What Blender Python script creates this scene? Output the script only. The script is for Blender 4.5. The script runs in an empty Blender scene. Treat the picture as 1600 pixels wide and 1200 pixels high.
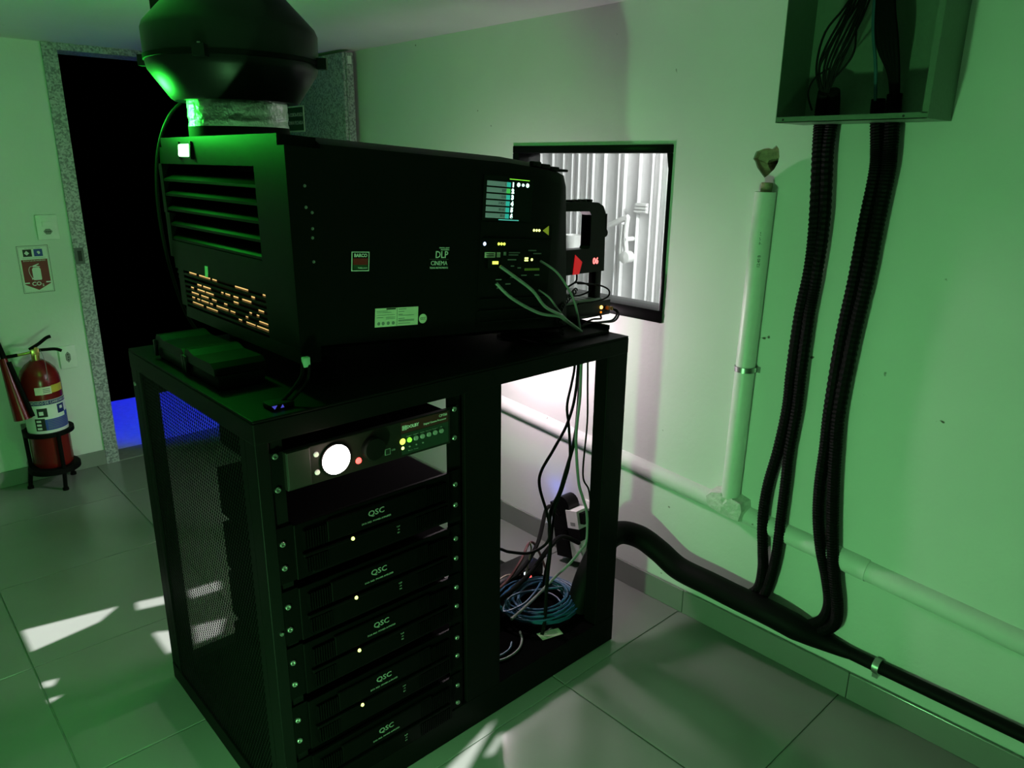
import bpy, bmesh, math, random
from mathutils import Vector, Matrix, Euler
from mathutils.geometry import tessellate_polygon
random.seed(7)
R = math.radians
S = bpy.context.scene
COL = S.collection

# ------------------------------------------------------------------ camera
cam_d = bpy.data.cameras.new('camera')
cam = bpy.data.objects.new('camera', cam_d)
COL.objects.link(cam)
S.camera = cam
YAW, PITCH, ROLL, FPX = R(42.6706), R(16.7207), R(0.6059), 1158.98
fw = Vector((-math.cos(YAW)*math.cos(PITCH), math.sin(YAW)*math.cos(PITCH), -math.sin(PITCH)))
rt = fw.cross(Vector((0, 0, 1))).normalized()
up = rt.cross(fw)
rt2 = math.cos(ROLL)*rt + math.sin(ROLL)*up
up2 = -math.sin(ROLL)*rt + math.cos(ROLL)*up
cam.matrix_world = Matrix(((rt2.x, up2.x, -fw.x, 0), (rt2.y, up2.y, -fw.y, 0), (rt2.z, up2.z, -fw.z, 1.565), (0, 0, 0, 1)))
cam_d.sensor_fit = 'HORIZONTAL'
cam_d.sensor_width = 36.0
cam_d.lens = 36.0*FPX/1600.0
cam_d.clip_start = 0.02
cam_d.clip_end = 60

# ------------------------------------------------------------------ world, lights, exposure
W = bpy.data.worlds.new('world'); S.world = W; W.use_nodes = True
W.node_tree.nodes['Background'].inputs[0].default_value = (0.25, 0.3, 0.35, 1)
W.node_tree.nodes['Background'].inputs[1].default_value = 0.02
S.view_settings.view_transform = 'Standard'
S.view_settings.look = 'None'
S.view_settings.exposure = 0.0
S.view_settings.gamma = 1.0
S.view_settings.use_curve_mapping = False

def lamp(name, kind, loc, energy, color, size=0.1, rot=(0, 0, 0), **kw):
    d = bpy.data.lights.new(name, kind); d.energy = energy; d.color = color
    if kind in ('POINT', 'SPOT'): d.shadow_soft_size = size
    if kind == 'AREA': d.shape = 'DISK'; d.size = size
    if kind == 'SUN': d.angle = size
    for k, v in kw.items(): setattr(d, k, v)
    o = bpy.data.objects.new(name, d); COL.objects.link(o); o.location = loc; o.rotation_euler = rot
    return o
SUN_T = 0.85     # drop per metre of travel along +y
lamp('sunlight', 'SUN', (-2, -4, 4), 14, (1, 0.97, 0.97), R(0.5), Vector((0, 1, -SUN_T)).to_track_quat('-Z', 'Y').to_euler())  # unseen sun, added to throw floor patches through the left wall gaps
# unseen green fill lamp added low near the floor at the operator's left
lamp('green_fill_lamp', 'POINT', (-0.85, 0.12, 0.38), 46, (0.27, 1.0, 0.32), 0.05)
# unseen pinkish white fill lamp added under the back edge of the rack table
lamp('under_table_fill', 'POINT', (-2.05, 1.72, 0.93), 18.5, (1.0, 0.80, 0.88), 0.05)
# auditorium work light behind the port window
lamp('auditorium_lamp', 'POINT', (-0.95, 2.62, 1.9), 100, (1.0, 1.0, 1.0), 0.08)
# blue lamp over the corridor floor
lamp('corridor_blue_lamp', 'SPOT', (-5.0, 1.6, 2.3), 260, (0.012, 0.012, 1.0), 0.05, (0, 0, 0), spot_size=R(44), spot_blend=0.4)

# ------------------------------------------------------------------ materials
MATS = {}
def mat(name, col, rough=0.5, metal=0.0, var=0.08, scale=30.0, bump=0.0, emit=None, estr=0.0, spec=0.5, alpha=None):
    if name in MATS: return MATS[name]
    m = bpy.data.materials.new(name); m.use_nodes = True
    nt = m.node_tree; b = nt.nodes['Principled BSDF']
    b.inputs['Roughness'].default_value = rough; b.inputs['Metallic'].default_value = metal
    b.inputs['Specular IOR Level'].default_value = spec
    tc = nt.nodes.new('ShaderNodeTexCoord')
    nz = nt.nodes.new('ShaderNodeTexNoise'); nz.inputs['Scale'].default_value = scale; nz.inputs['Detail'].default_value = 5
    nt.links.new(tc.outputs['Object'], nz.inputs['Vector'])
    rp = nt.nodes.new('ShaderNodeValToRGB')
    rp.color_ramp.elements[0].position = 0.3; rp.color_ramp.elements[1].position = 0.7
    rp.color_ramp.elements[0].color = (*[max(0, c*(1-var)) for c in col], 1)
    rp.color_ramp.elements[1].color = (*[min(1, c*(1+var)) for c in col], 1)
    nt.links.new(nz.outputs['Fac'], rp.inputs['Fac']); nt.links.new(rp.outputs['Color'], b.inputs['Base Color'])
    if bump:
        bp = nt.nodes.new('ShaderNodeBump'); bp.inputs['Strength'].default_value = bump; bp.inputs['Distance'].default_value = 0.01
        nt.links.new(nz.outputs['Fac'], bp.inputs['Height']); nt.links.new(bp.outputs['Normal'], b.inputs['Normal'])
    if emit:
        b.inputs['Emission Color'].default_value = (*emit, 1); b.inputs['Emission Strength'].default_value = estr
    MATS[name] = m
    return m
def wall_paint(name, col):
    if name in MATS: return MATS[name]
    m = bpy.data.materials.new(name); m.use_nodes = True; nt = m.node_tree; b = nt.nodes['Principled BSDF']
    b.inputs['Roughness'].default_value = 0.55; b.inputs['Specular IOR Level'].default_value = 0.3
    tc = nt.nodes.new('ShaderNodeTexCoord')
    n1 = nt.nodes.new('ShaderNodeTexNoise'); n1.inputs['Scale'].default_value = 2.2; n1.inputs['Detail'].default_value = 6
    n2 = nt.nodes.new('ShaderNodeTexNoise'); n2.inputs['Scale'].default_value = 22; n2.inputs['Detail'].default_value = 2
    n3 = nt.nodes.new('ShaderNodeTexNoise'); n3.inputs['Scale'].default_value = 60; n3.inputs['Detail'].default_value = 6
    for n in (n1, n2, n3): nt.links.new(tc.outputs['Object'], n.inputs['Vector'])
    r1 = nt.nodes.new('ShaderNodeValToRGB'); r1.color_ramp.elements[0].position = .3; r1.color_ramp.elements[1].position = .7
    r1.color_ramp.elements[0].color = (*[c*.92 for c in col], 1); r1.color_ramp.elements[1].color = (*col, 1)
    r2 = nt.nodes.new('ShaderNodeValToRGB'); r2.color_ramp.elements[0].position = .205; r2.color_ramp.elements[1].position = .235
    r2.color_ramp.elements[0].color = (.12, .1, .08, 1); r2.color_ramp.elements[1].color = (1, 1, 1, 1)
    mx = nt.nodes.new('ShaderNodeMixRGB'); mx.blend_type = 'MULTIPLY'; mx.inputs[0].default_value = 1
    nt.links.new(n1.outputs['Fac'], r1.inputs[0]); nt.links.new(n2.outputs['Fac'], r2.inputs[0])
    nt.links.new(r1.outputs[0], mx.inputs[1]); nt.links.new(r2.outputs[0], mx.inputs[2]); nt.links.new(mx.outputs[0], b.inputs['Base Color'])
    bp = nt.nodes.new('ShaderNodeBump'); bp.inputs['Strength'].default_value = .12; bp.inputs['Distance'].default_value = .006
    nt.links.new(n3.outputs['Fac'], bp.inputs['Height']); nt.links.new(bp.outputs['Normal'], b.inputs['Normal'])
    MATS[name] = m; return m
def galvanised():
    m = bpy.data.materials.new('galvanised_steel'); m.use_nodes = True; nt = m.node_tree; b = nt.nodes['Principled BSDF']
    tc = nt.nodes.new('ShaderNodeTexCoord')
    v = nt.nodes.new('ShaderNodeTexVoronoi'); v.inputs['Scale'].default_value = 130
    n = nt.nodes.new('ShaderNodeTexNoise'); n.inputs['Scale'].default_value = 90; n.inputs['Detail'].default_value = 4
    for k in (v, n): nt.links.new(tc.outputs['Object'], k.inputs['Vector'])
    mx = nt.nodes.new('ShaderNodeMixRGB'); mx.blend_type = 'MIX'; mx.inputs[0].default_value = .55
    nt.links.new(v.outputs['Color'], mx.inputs[1]); nt.links.new(n.outputs['Fac'], mx.inputs[2])
    bw = nt.nodes.new('ShaderNodeRGBToBW'); nt.links.new(mx.outputs[0], bw.inputs[0])
    r = nt.nodes.new('ShaderNodeValToRGB'); r.color_ramp.elements[0].position = .38; r.color_ramp.elements[1].position = .6
    r.color_ramp.elements[0].color = (.20, .20, .22, 1); r.color_ramp.elements[1].color = (.46, .46, .49, 1)
    nt.links.new(bw.outputs[0], r.inputs[0]); nt.links.new(r.outputs[0], b.inputs['Base Color'])
    b.inputs['Metallic'].default_value = .25; b.inputs['Roughness'].default_value = .5
    MATS['galv'] = m; return m
PAINT = wall_paint('white_wall_paint', (.74, .76, .74))
DARKP = wall_paint('low_bounce_paint', (.05, .05, .055))  # for the unseen walls, darkened to cut stray bounce light
CEIL = wall_paint('white_ceiling_paint', (.70, .72, .70))
GALV = galvanised()
TILE = mat('pale_floor_tile', (.22, .23, .215), .22, var=.05, scale=3.0)
GROUT = mat('grey_grout', (.22, .22, .21), .9)
BLK = mat('black_powder_coat', (.003, .003, .003), .5, bump=.03, scale=300, spec=.08)
BLKM = mat('matte_black', (.003, .003, .003), .7, spec=.1)
BLKG = mat('glossy_black_plastic', (.003, .0033, .0033), .3, spec=.12)
RUB = mat('black_rubber', (.003, .003, .003), .6, bump=.05, scale=200, spec=.1)
PVC = mat('white_pvc', (.72, .75, .71), .4, var=.03)
WHT = mat('white_plastic', (.78, .79, .77), .35, var=.03)
PRINTW = mat('white_print', (.75, .75, .75), .5, var=.02)
GREYP = mat('grey_print', (.22, .23, .22), .5, var=.02)
PRINTK = mat('black_print', (.01, .01, .01), .6)
STEEL = mat('zinc_screw', (.38, .39, .38), .35, .9)
RED = mat('red_enamel', (.17, .007, .007), .25, var=.05)
REDP = mat('red_print', (.22, .01, .012), .5)
BLUEP = mat('blue_print', (.02, .05, .35), .5)
YEL = mat('yellow_sticker', (.6, .45, .05), .5)
CREAM = mat('cream_sticker', (.7, .68, .55), .5)
BRASS = mat('brass', (.6, .42, .15), .3, .9)
FOIL = mat('aluminium_tape', (.62, .62, .62), .32, .8, var=.15, scale=60, bump=.5)
MORT = mat('mortar_patch', (.62, .65, .6), .9, var=.1, scale=60, bump=.6)
BROWN = mat('broken_plaster', (.30, .24, .16), .95, var=.3, scale=60, bump=.5)
DKHOLE = mat('dark_recess', (.02, .017, .012), .9)
BLUEC = mat('blue_network_cable', (.015, .09, .19), .45)
GREYC = mat('grey_cable', (.20, .22, .21), .5)
REDC = mat('red_cable', (.12, .025, .03), .5)
GREENP = mat('dark_green_sign', (.015, .06, .02), .5)
def glow(name, c, s): return mat(name, tuple(x*.5 for x in c), .4, emit=c, estr=s)
G_GREEN = glow('green_status_light', (.25, 1.0, .3), 14)
G_WHITE = glow('white_backlight', (1.0, .90, .86), 14)
G_RED = glow('red_led', (1.0, .06, .05), 5)
G_REDW = glow('red_digits', (1.0, .16, .15), 2.6)
G_REDD = glow('dim_red_indicator', (.8, .01, .02), .5)
G_YEL = glow('yellow_green_led', (.75, 1.0, .1), 2.0)
G_YELS = glow('yellow_led', (.85, 1.0, .25), 2.5)
G_LIME = glow('lime_led', (.3, 1.0, .05), 1.1)
G_CYAN = glow('cyan_backlight', (.15, .85, .75), .55)
G_MINT = glow('mint_led', (.6, 1.0, .85), 2.2)
G_BLUE = glow('blue_led', (.45, .6, 1.0), 3)
G_BLUED = glow('dim_blue_mark', (.12, .12, .9), .5)
G_AMBER = glow('amber_lamp_glow', (1.0, .62, .2), 1.0)
G_ORANGE = glow('orange_led', (1.0, .5, .08), 6)
G_ORD = glow('dim_orange_led', (1.0, .3, .02), .8)
G_PALE = glow('pale_led', (1.0, .85, .8), .4)

# ------------------------------------------------------------------ mesh helpers
def ortho(d):
    d = Vector(d).normalized(); a = Vector((0, 0, 1)) if abs(d.z) < .9 else Vector((1, 0, 0))
    u = d.cross(a).normalized(); return u, d.cross(u).normalized()
def smooth_path(pts, n=6):
    P = [Vector(p) for p in pts]; out = []
    for i in range(len(P)-1):
        p0 = P[max(i-1, 0)]; p1 = P[i]; p2 = P[i+1]; p3 = P[min(i+2, len(P)-1)]
        for k in range(n):
            t = k/n
            out.append(.5*((2*p1)+(p2-p0)*t+(2*p0-5*p1+4*p2-p3)*t*t+(3*p1-p0-3*p2+p3)*t**3))
    out.append(P[-1]); return out
class MB:
    def __init__(s): s.v = []; s.f = []
    def add(s, vs, fs):
        o = len(s.v); s.v += [Vector(v) for v in vs]; s.f += [tuple(i+o for i in f) for f in fs]; return s
    def box(s, x0, x1, y0, y1, z0, z1, M=None):
        vs = [Vector((x, y, z)) for x in (x0, x1) for y in (y0, y1) for z in (z0, z1)]
        if M: vs = [M @ v for v in vs]
        return s.add(vs, [(0, 1, 3, 2), (4, 6, 7, 5), (0, 4, 5, 1), (2, 3, 7, 6), (0, 2, 6, 4), (1, 5, 7, 3)])
    def bbox(s, x0, x1, y0, y1, z0, z1, r=.004):
        # box with chamfered edges
        bm = bmesh.new(); bmesh.ops.create_cube(bm, size=1)
        for v in bm.verts: v.co = Vector(((x0+x1)/2+v.co.x*(x1-x0), (y0+y1)/2+v.co.y*(y1-y0), (z0+z1)/2+v.co.z*(z1-z0)))
        bmesh.ops.bevel(bm, geom=bm.edges[:], offset=r, segments=2, affect='EDGES', profile=.5)
        bm.verts.index_update()
        s.add([v.co.copy() for v in bm.verts], [tuple(v.index for v in f.verts) for f in bm.faces]); bm.free(); return s
    def cyl(s, a, b, r, n=16, r2=None, caps=True):
        a, b = Vector(a), Vector(b); r2 = r if r2 is None else r2; u, w = ortho(b-a)
        vs = [a+r*(math.cos(t)*u+math.sin(t)*w) for t in [2*math.pi*i/n for i in range(n)]]
        vs += [b+r2*(math.cos(t)*u+math.sin(t)*w) for t in [2*math.pi*i/n for i in range(n)]]
        fs = [(i, (i+1) % n, n+(i+1) % n, n+i) for i in range(n)]
        if caps: fs += [tuple(range(n-1, -1, -1)), tuple(range(n, 2*n))]
        return s.add(vs, fs)
    def tube(s, pts, r, n=8, ribs=0):
        P = [Vector(p) for p in pts]; vs = []; fs = []
        u = None
        for i, p in enumerate(P):
            d = (P[min(i+1, len(P)-1)]-P[max(i-1, 0)])
            if d.length < 1e-9: d = Vector((0, 0, 1))
            d.normalize()
            if u is None: u, _ = ortho(d)
            u = (u-d*u.dot(d)).normalized(); w = d.cross(u)
            rr = r(i/(len(P)-1)) if callable(r) else (r*(1+.07*(1 if i % 2 else -1)) if ribs else r)
            vs += [p+rr*(math.cos(2*math.pi*k/n)*u+math.sin(2*math.pi*k/n)*w) for k in range(n)]
        for i in range(len(P)-1):
            fs += [(i*n+k, i*n+(k+1) % n, (i+1)*n+(k+1) % n, (i+1)*n+k) for k in range(n)]
        m = (len(P)-1)*n
        fs += [tuple(range(n-1, -1, -1)), tuple(range(m, m+n))]
        return s.add(vs, fs)
    def lathe(s, prof, c, n=32, axis='Z'):
        vs = []; fs = []; c = Vector(c)
        for r, z in prof:
            for k in range(n):
                t = 2*math.pi*k/n; p = Vector((r*math.cos(t), r*math.sin(t), z))
                if axis == 'X': p = Vector((p.z, p.x, p.y))
                if axis == 'Y': p = Vector((p.y, p.z, p.x))
                vs.append(c+p)
        for i in range(len(prof)-1):
            fs += [(i*n+k, i*n+(k+1) % n, (i+1)*n+(k+1) % n, (i+1)*n+k) for k in range(n)]
        m = (len(prof)-1)*n
        fs += [tuple(range(n-1, -1, -1)), tuple(range(m, m+n))]
        return s.add(vs, fs)
    def prism(s, poly, f0, f1):
        # poly of 2-tuples, f0/f1 map (a,b) to 3-D
        n = len(poly); vs = [f0(*p) for p in poly]+[f1(*p) for p in poly]
        fs = [tuple(range(n-1, -1, -1)), tuple(range(n, 2*n))]+[(i, (i+1) % n, n+(i+1) % n, n+i) for i in range(n)]
        return s.add(vs, fs)
    def build(s, name, m, parent=None, smooth=False, local=False):
        me = bpy.data.meshes.new(name)
        off = Vector((0, 0, 0))
        if parent and not local:
            p = parent
            while p: off += p.location; p = p.parent
        me.from_pydata([v-off for v in s.v], [], s.f); me.validate()
        bm = bmesh.new(); bm.from_mesh(me); bmesh.ops.recalc_face_normals(bm, faces=bm.faces); bm.to_mesh(me); bm.free()
        if smooth:
            me.shade_smooth()
            try: me.set_sharp_from_angle(angle=R(35))
            except Exception: pass
        me.materials.append(m)
        o = bpy.data.objects.new(name, me); COL.objects.link(o); o.parent = parent
        return o
def tag(o, label, cat, group=None, kind=None):
    o['label'] = label; o['category'] = cat
    if group: o['group'] = group
    if kind: o['kind'] = kind
    return o
def thing(name, loc, label, cat, group=None, kind=None, rot=(0, 0, 0)):
    o = bpy.data.objects.new(name, None); COL.objects.link(o); o.location = loc; o.rotation_euler = rot; o.empty_display_size = .05
    return tag(o, label, cat, group, kind)
def part(name, m, parent, fn, smooth=False, local=False, label=None):
    b = MB(); fn(b); o = b.build(name, m, parent, smooth, local)
    if label: o['label'] = label
    return o
def box_part(name, m, parent, *a, local=False, r=0, label=None):
    return part(name, m, parent, lambda b: (b.bbox(*a, r=r) if r else b.box(*a)), bool(r), local, label)
def text_mesh(body, size, align='CENTER', sx=1.0, bold=0.0):
    c = bpy.data.curves.new('lettering', 'FONT'); c.body = body; c.size = size; c.align_x = align; c.align_y = 'CENTER'
    c.extrude = .0003; c.offset = bold; c.resolution_u = 2
    o = bpy.data.objects.new('lettering', c)
    me = bpy.data.meshes.new_from_object(o)
    bpy.data.objects.remove(o); bpy.data.curves.remove(c)
    for v in me.vertices: v.co.x *= sx
    return me
def text(name, body, size, pos, m, parent, facing='+X', align='CENTER', sx=1.0, bold=0.0, local=False):
    me = text_mesh(body, size, align, sx, bold); me.name = name
    Mr = Matrix.Rotation(R(90), 4, 'X')
    if facing == '+X': Mr = Matrix.Rotation(R(90), 4, 'Z') @ Mr
    elif facing == '+Z': Mr = Matrix.Rotation(R(90), 4, 'Z')
    me.transform(Mr); off = Vector(pos)
    if not local:
        p = parent
        while p: off = off-p.location; p = p.parent
    me.transform(Matrix.Translation(off)); me.materials.clear(); me.materials.append(m)
    o = bpy.data.objects.new(name, me); COL.objects.link(o); o.parent = parent; return o
def copy_tree(o, parent=None):
    c = o.copy(); COL.objects.link(c); c.parent = parent
    for ch in list(o.children): copy_tree(ch, c)
    return c
def sheet(outer, holes, f0, f1):
    """flat slab with holes: polygons in 2-D, f0/f1 map to the two faces"""
    b = MB(); loops = [outer]+holes; flat = [p for l in loops for p in l]
    tris = tessellate_polygon([[Vector((p[0], p[1], 0)) for p in l] for l in loops])
    n = len(flat)
    vs = [f0(*p) for p in flat]+[f1(*p) for p in flat]
    fs = [tuple(t) for t in tris]+[tuple(i+n for i in reversed(t)) for t in tris]
    k = 0
    for l in loops:
        m = len(l); fs += [(k+i, k+(i+1) % m, n+k+(i+1) % m, n+k+i) for i in range(m)]; k += m
    b.add(vs, fs); return b

# ================================================================== SETTING
XD, YR, ZC, YL, XB = -4.155, 2.06, 2.065, -1.15, 0.9
def structure(b, name, m, label, cat, parent=None):
    o = b.build(name, m, parent); return tag(o, label, cat, None, 'structure')
# floor with tiles
fl = structure(MB().box(XD-.16, XB, YL, YR, -.12, -.004), 'floor', GROUT, 'floor of large pale square tiles with grey joints', 'floor')
xs = sorted([XD] + [x for x in [-1.315-.594*k for k in range(-4, 5)] if XD+.01 < x < XB] + [XB])
ys = sorted([YL] + [y for y in [.241+.605*k for k in range(-3, 4)] if YL+.01 < y < YR-.01] + [YR])
tile_mesh = {}
for i in range(len(xs)-1):
    for j in range(len(ys)-1):
        w, d = xs[i+1]-xs[i]-.004, ys[j+1]-ys[j]-.004
        key = (round(w, 3), round(d, 3))
        if key not in tile_mesh:
            t = MB().bbox(-w/2, w/2, -d/2, d/2, -.010, 0, r=.0012).build('tile', TILE, fl); tile_mesh[key] = t.data
        else:
            t = bpy.data.objects.new('tile', tile_mesh[key]); COL.objects.link(t); t.parent = fl
        t.location = ((xs[i]+xs[i+1])/2, (ys[j]+ys[j+1])/2, 0)
# ceiling
structure(MB().box(XD-.16, XB+.1, YL-.1, YR+.12, ZC, ZC+.12), 'ceiling', CEIL, 'low white painted ceiling above the projector fan', 'ceiling')
# door wall with opening
DY0, DY1, DZ = .957, 1.93, 2.034
wb = MB().box(XD-.16, XD, YL-.1, DY0-.055, 0, ZC).box(XD-.16, XD, DY1+.055, YR+.12, 0, ZC).box(XD-.16, XD, DY0-.055, DY1+.055, DZ+.025, ZC)
structure(wb, 'wall_back', PAINT, 'white wall with the dark doorway and the red extinguisher', 'wall')
# right wall with window opening and broken hole
WX0, WX1, WZ0, WZ1 = -2.225, -1.50, 1.055, 1.61
hole = [(-1.2, 1.579), (-1.193, 1.599), (-1.172, 1.607), (-1.156, 1.609), (-1.143, 1.606), (-1.131, 1.616), (-1.122, 1.606), (-1.118, 1.585), (-1.121, 1.568), (-1.13, 1.55), (-1.147, 1.534), (-1.158, 1.526), (-1.166, 1.534), (-1.184, 1.554), (-1.193, 1.572)]
wr = sheet([(XD-.16, 0), (XB+.1, 0), (XB+.1, ZC), (XD-.16, ZC)],
           [[(WX0, WZ0), (WX0, WZ1), (WX1, WZ1), (WX1, WZ0)], hole],
           lambda a, b: Vector((a, YR, b)), lambda a, b: Vector((a, YR+.12, b)))
wro = structure(wr, 'wall_right', PAINT, 'white painted wall with the projection window, pipes and cable tubes', 'wall')
# rough plaster pocket inside the hole
hb = MB(); n = len(hole); cx = sum(p[0] for p in hole)/n; cz = sum(p[1] for p in hole)/n
ring = lambda k, y, dx=0, dz=0: [Vector((cx+(p[0]-cx)*k+dx, y, cz+(p[1]-cz)*k+dz)) for p in hole]
hv = ring(1.03, YR+.004)+ring(.9, YR+.02)+ring(.45, YR+.03, .006, -.012)+ring(.42, YR+.10, .006, -.012)
hb.add(hv, [(i+o*n, (i+1) % n+o*n, (i+1) % n+(o+1)*n, i+(o+1)*n) for o in range(3) for i in range(n)])
hb.build('plaster_pocket', BROWN, wro)
MB().add(ring(.43, YR+.095, .006, -.012), [tuple(range(n))]).build('dark_bore', DKHOLE, wro)
# left wall with gaps added to shape floor light patches; they let sunlight in
def gap(poly): return [(x, (y-YL)*SUN_T) for x, y in poly]
patch_gaps = [[(-2.753, .256), (-2.69, .545), (-2.632, .47), (-2.599, .256)], [(-2.676, .60), (-2.646, .70), (-2.59, .69), (-2.62, .59)],
            [(-2.446, .586), (-2.404, .655), (-2.29, .625), (-2.295, .585)], [(-2.407, .245), (-2.392, .289), (-2.361, .27), (-2.377, .244)],
            [(-2.31, .242), (-2.298, .281), (-2.285, .244)], [(-2.629, .773), (-2.619, .886), (-2.555, .87), (-2.565, .762)],
            [(-2.389, .704), (-2.361, .804), (-2.283, .756), (-2.284, .676)], [(-1.290, .960), (-1.338, 1.150), (-1.352, 1.198), (-1.315, 1.13), (-1.25, 1.0), (-1.235, .94)],
            [(-1.262, 1.08), (-1.296, 1.164), (-1.283, 1.172), (-1.249, 1.094)]]
wl = sheet([(XD-.16, 0), (XB+.1, 0), (XB+.1, ZC), (XD-.16, ZC)], [gap(g) for g in patch_gaps],
           lambda a, b: Vector((a, YL, b)), lambda a, b: Vector((a, YL-.004, b)))
structure(wl, 'wall_left', DARKP, 'dark painted wall at the operator\'s left with small daylight gaps', 'wall')
structure(MB().box(XB, XB+.1, YL-.1, YR+.12, 0, ZC), 'wall_front', DARKP, 'unseen wall darkened to cut bounce light, behind the photographer', 'wall')
# baseboards made of tile pieces
def baseboard(name, label, pieces, axis):
    root = structure(MB().box(*pieces[0]), name, TILE, label, 'baseboard')
    for p in pieces[1:]: MB().bbox(*p, r=.002).build('tile', TILE, root)
bx = [XD+.02, -3.7, -3.1, -2.5, -1.9, -1.3, -.7, -.1, .5, XB]
baseboard('baseboard_right', 'pale tile skirting along the foot of the pipe wall',
          [(XD, XB, YR-.003, YR, 0, .085)]+[(bx[i]+.001, bx[i+1]-.001, YR-.013, YR-.003, 0.0005, .090) for i in range(len(bx)-1)], 'x')
by = [YL, -.55, .05, .62, DY0-.062]
baseboard('baseboard_back', 'pale tile skirting behind the extinguisher stand',
          [(XD, XD+.003, YL, DY0-.062, 0, .075)]+[(XD+.003, XD+.013, by[i]+.001, by[i+1]-.001, .0005, .080) for i in range(len(by)-1)], 'y')
# door frame
df = tag(bpy.data.objects.new('door_1', None), 'galvanised steel door frame around the black doorway', 'door frame', None, 'structure')
COL.objects.link(df); df.location = (XD, DY0, 0)
def jamb(y0, y1, s):
    b = MB().box(XD-.16, XD+.012, y0, y1, 0, DZ)
    b.box(XD-.11, XD-.05, y1 if s > 0 else y0-.012, y1+.012 if s > 0 else y0, 0, DZ)
    return b
jl = jamb(DY0-.062, DY0, 1).build('jamb', GALV, df)
MB().box(XD+.012, XD+.015, .897, .938, 1.058, 1.137).build('strike_plate', mat('dull_plate', (.12, .12, .13), .6, .3), jl)
MB().box(XD+.0151, XD+.0153, .910, .928, 1.072, 1.122).build('latch_slot', PRINTK, jl)
jamb(DY1, DY1+.062, -1).build('jamb', GALV, df)
MB().box(XD-.16, XD+.012, DY0-.062, DY1+.062, DZ, DZ+.03).build('lintel', GALV, df)
MB().box(XD-.16, XD+.01, DY0, DY1, 0.0, .004).build('threshold', GROUT, df)
# open fire door leaf lying along the right wall
leaf = thing('fire_door', (-3.72, 1.995, 0), 'speckled galvanised fire door leaf swung open against the pipe wall', 'door')
box_part('leaf', GALV, leaf, -4.10, -3.345, 1.972, 2.022, .008, 2.05, r=.003)
box_part('edge_plate', GALV, leaf, -3.345, -3.335, 1.985, 2.022, .008, 2.05)
box_part('latch_plate', WHT, leaf, -3.335, -3.333, 1.992, 2.013, 2.0, 2.035, label='small white plate at the top of the door edge')
for z in (.2, 1.0, 1.8): part('hinge', STEEL, leaf, lambda b: b.cyl((-4.11, 1.985, z), (-4.11, 1.985, z+.12), .012, 10), True)
sg = thing('door_sign', (-3.86, 1.9715, 1.70), 'dark green sign reading porta corta-fogo on the galvanised door', 'sign')
box_part('panel', CREAM, sg, -3.975, -3.757, 1.969, 1.9718, 1.702, 1.832)
box_part('face', GREENP, sg, -3.968, -3.764, 1.9684, 1.969, 1.709, 1.825)
text('lettering', 'PORTA CORTA-FOGO', .026, (-3.768, 1.968, 1.787), CREAM, sg, '-Y', 'RIGHT', .82)
text('lettering', 'MANTENHA FECHADA', .026, (-3.768, 1.968, 1.747), CREAM, sg, '-Y', 'RIGHT', .80)
# dark corridor beyond the door
BLKW = mat('corridor_darkness', (.0015, .0015, .0015), 1.0, spec=0.0)  # the corridor's darkness is put into the wall colour
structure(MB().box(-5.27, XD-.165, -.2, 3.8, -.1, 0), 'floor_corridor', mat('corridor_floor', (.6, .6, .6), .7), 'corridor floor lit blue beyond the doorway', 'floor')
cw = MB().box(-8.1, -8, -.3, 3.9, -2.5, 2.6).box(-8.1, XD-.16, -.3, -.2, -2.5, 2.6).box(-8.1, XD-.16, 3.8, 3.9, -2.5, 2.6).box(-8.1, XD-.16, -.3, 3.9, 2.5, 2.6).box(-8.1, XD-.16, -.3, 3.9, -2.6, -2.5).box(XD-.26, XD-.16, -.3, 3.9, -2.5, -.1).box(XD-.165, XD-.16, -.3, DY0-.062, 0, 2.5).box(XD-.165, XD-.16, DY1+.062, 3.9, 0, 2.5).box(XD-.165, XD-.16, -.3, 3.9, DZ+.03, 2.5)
structure(cw, 'wall_corridor', BLKW, 'corridor walls coloured black as darkness beyond the doorway', 'wall')
# projection window
wf = tag(bpy.data.objects.new('window_1', None), 'black framed projection window beside the projector', 'window', None, 'structure')
COL.objects.link(wf); wf.location = (-1.86, YR, 1.04)
box_part('sill', BLKG, wf, -2.238, -1.484, YR-.007, YR+.115, 1.040, 1.082, r=.003)
box_part('head', BLKG, wf, -2.238, -1.484, YR-.007, YR+.115, 1.595, 1.622, r=.003)
box_part('stile', BLKG, wf, -2.238, -2.205, YR-.007, YR+.115, 1.082, 1.595, r=.003)
box_part('stile', BLKG, wf, -1.496, -1.484, YR-.007, YR+.115, 1.082, 1.595, r=.003)
part('corner_bracket', BLKG, wf, lambda b: b.prism([(-1.496, 1.595), (-1.496, 1.54), (-1.506, 1.595)], lambda a, c: Vector((a, YR-.004, c)), lambda a, c: Vector((a, YR+.03, c))))
gm = bpy.data.materials.new('port_glass'); gm.use_nodes = True; nt = gm.node_tree
for nd in list(nt.nodes):
    if nd.type == 'BSDF_PRINCIPLED': nt.nodes.remove(nd)
tr = nt.nodes.new('ShaderNodeBsdfTransparent'); tr.inputs[0].default_value = (.93, .95, .94, 1)
gl = nt.nodes.new('ShaderNodeBsdfGlossy'); gl.inputs['Roughness'].default_value = .02
fr = nt.nodes.new('ShaderNodeFresnel'); fr.inputs[0].default_value = 1.35
mx = nt.nodes.new('ShaderNodeMixShader')
ge = nt.nodes.new('ShaderNodeNewGeometry'); mm_ = nt.nodes.new('ShaderNodeMath'); mm_.operation = 'SUBTRACT'; mm_.inputs[0].default_value = 1.0
mu = nt.nodes.new('ShaderNodeMath'); mu.operation = 'MULTIPLY'
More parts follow.
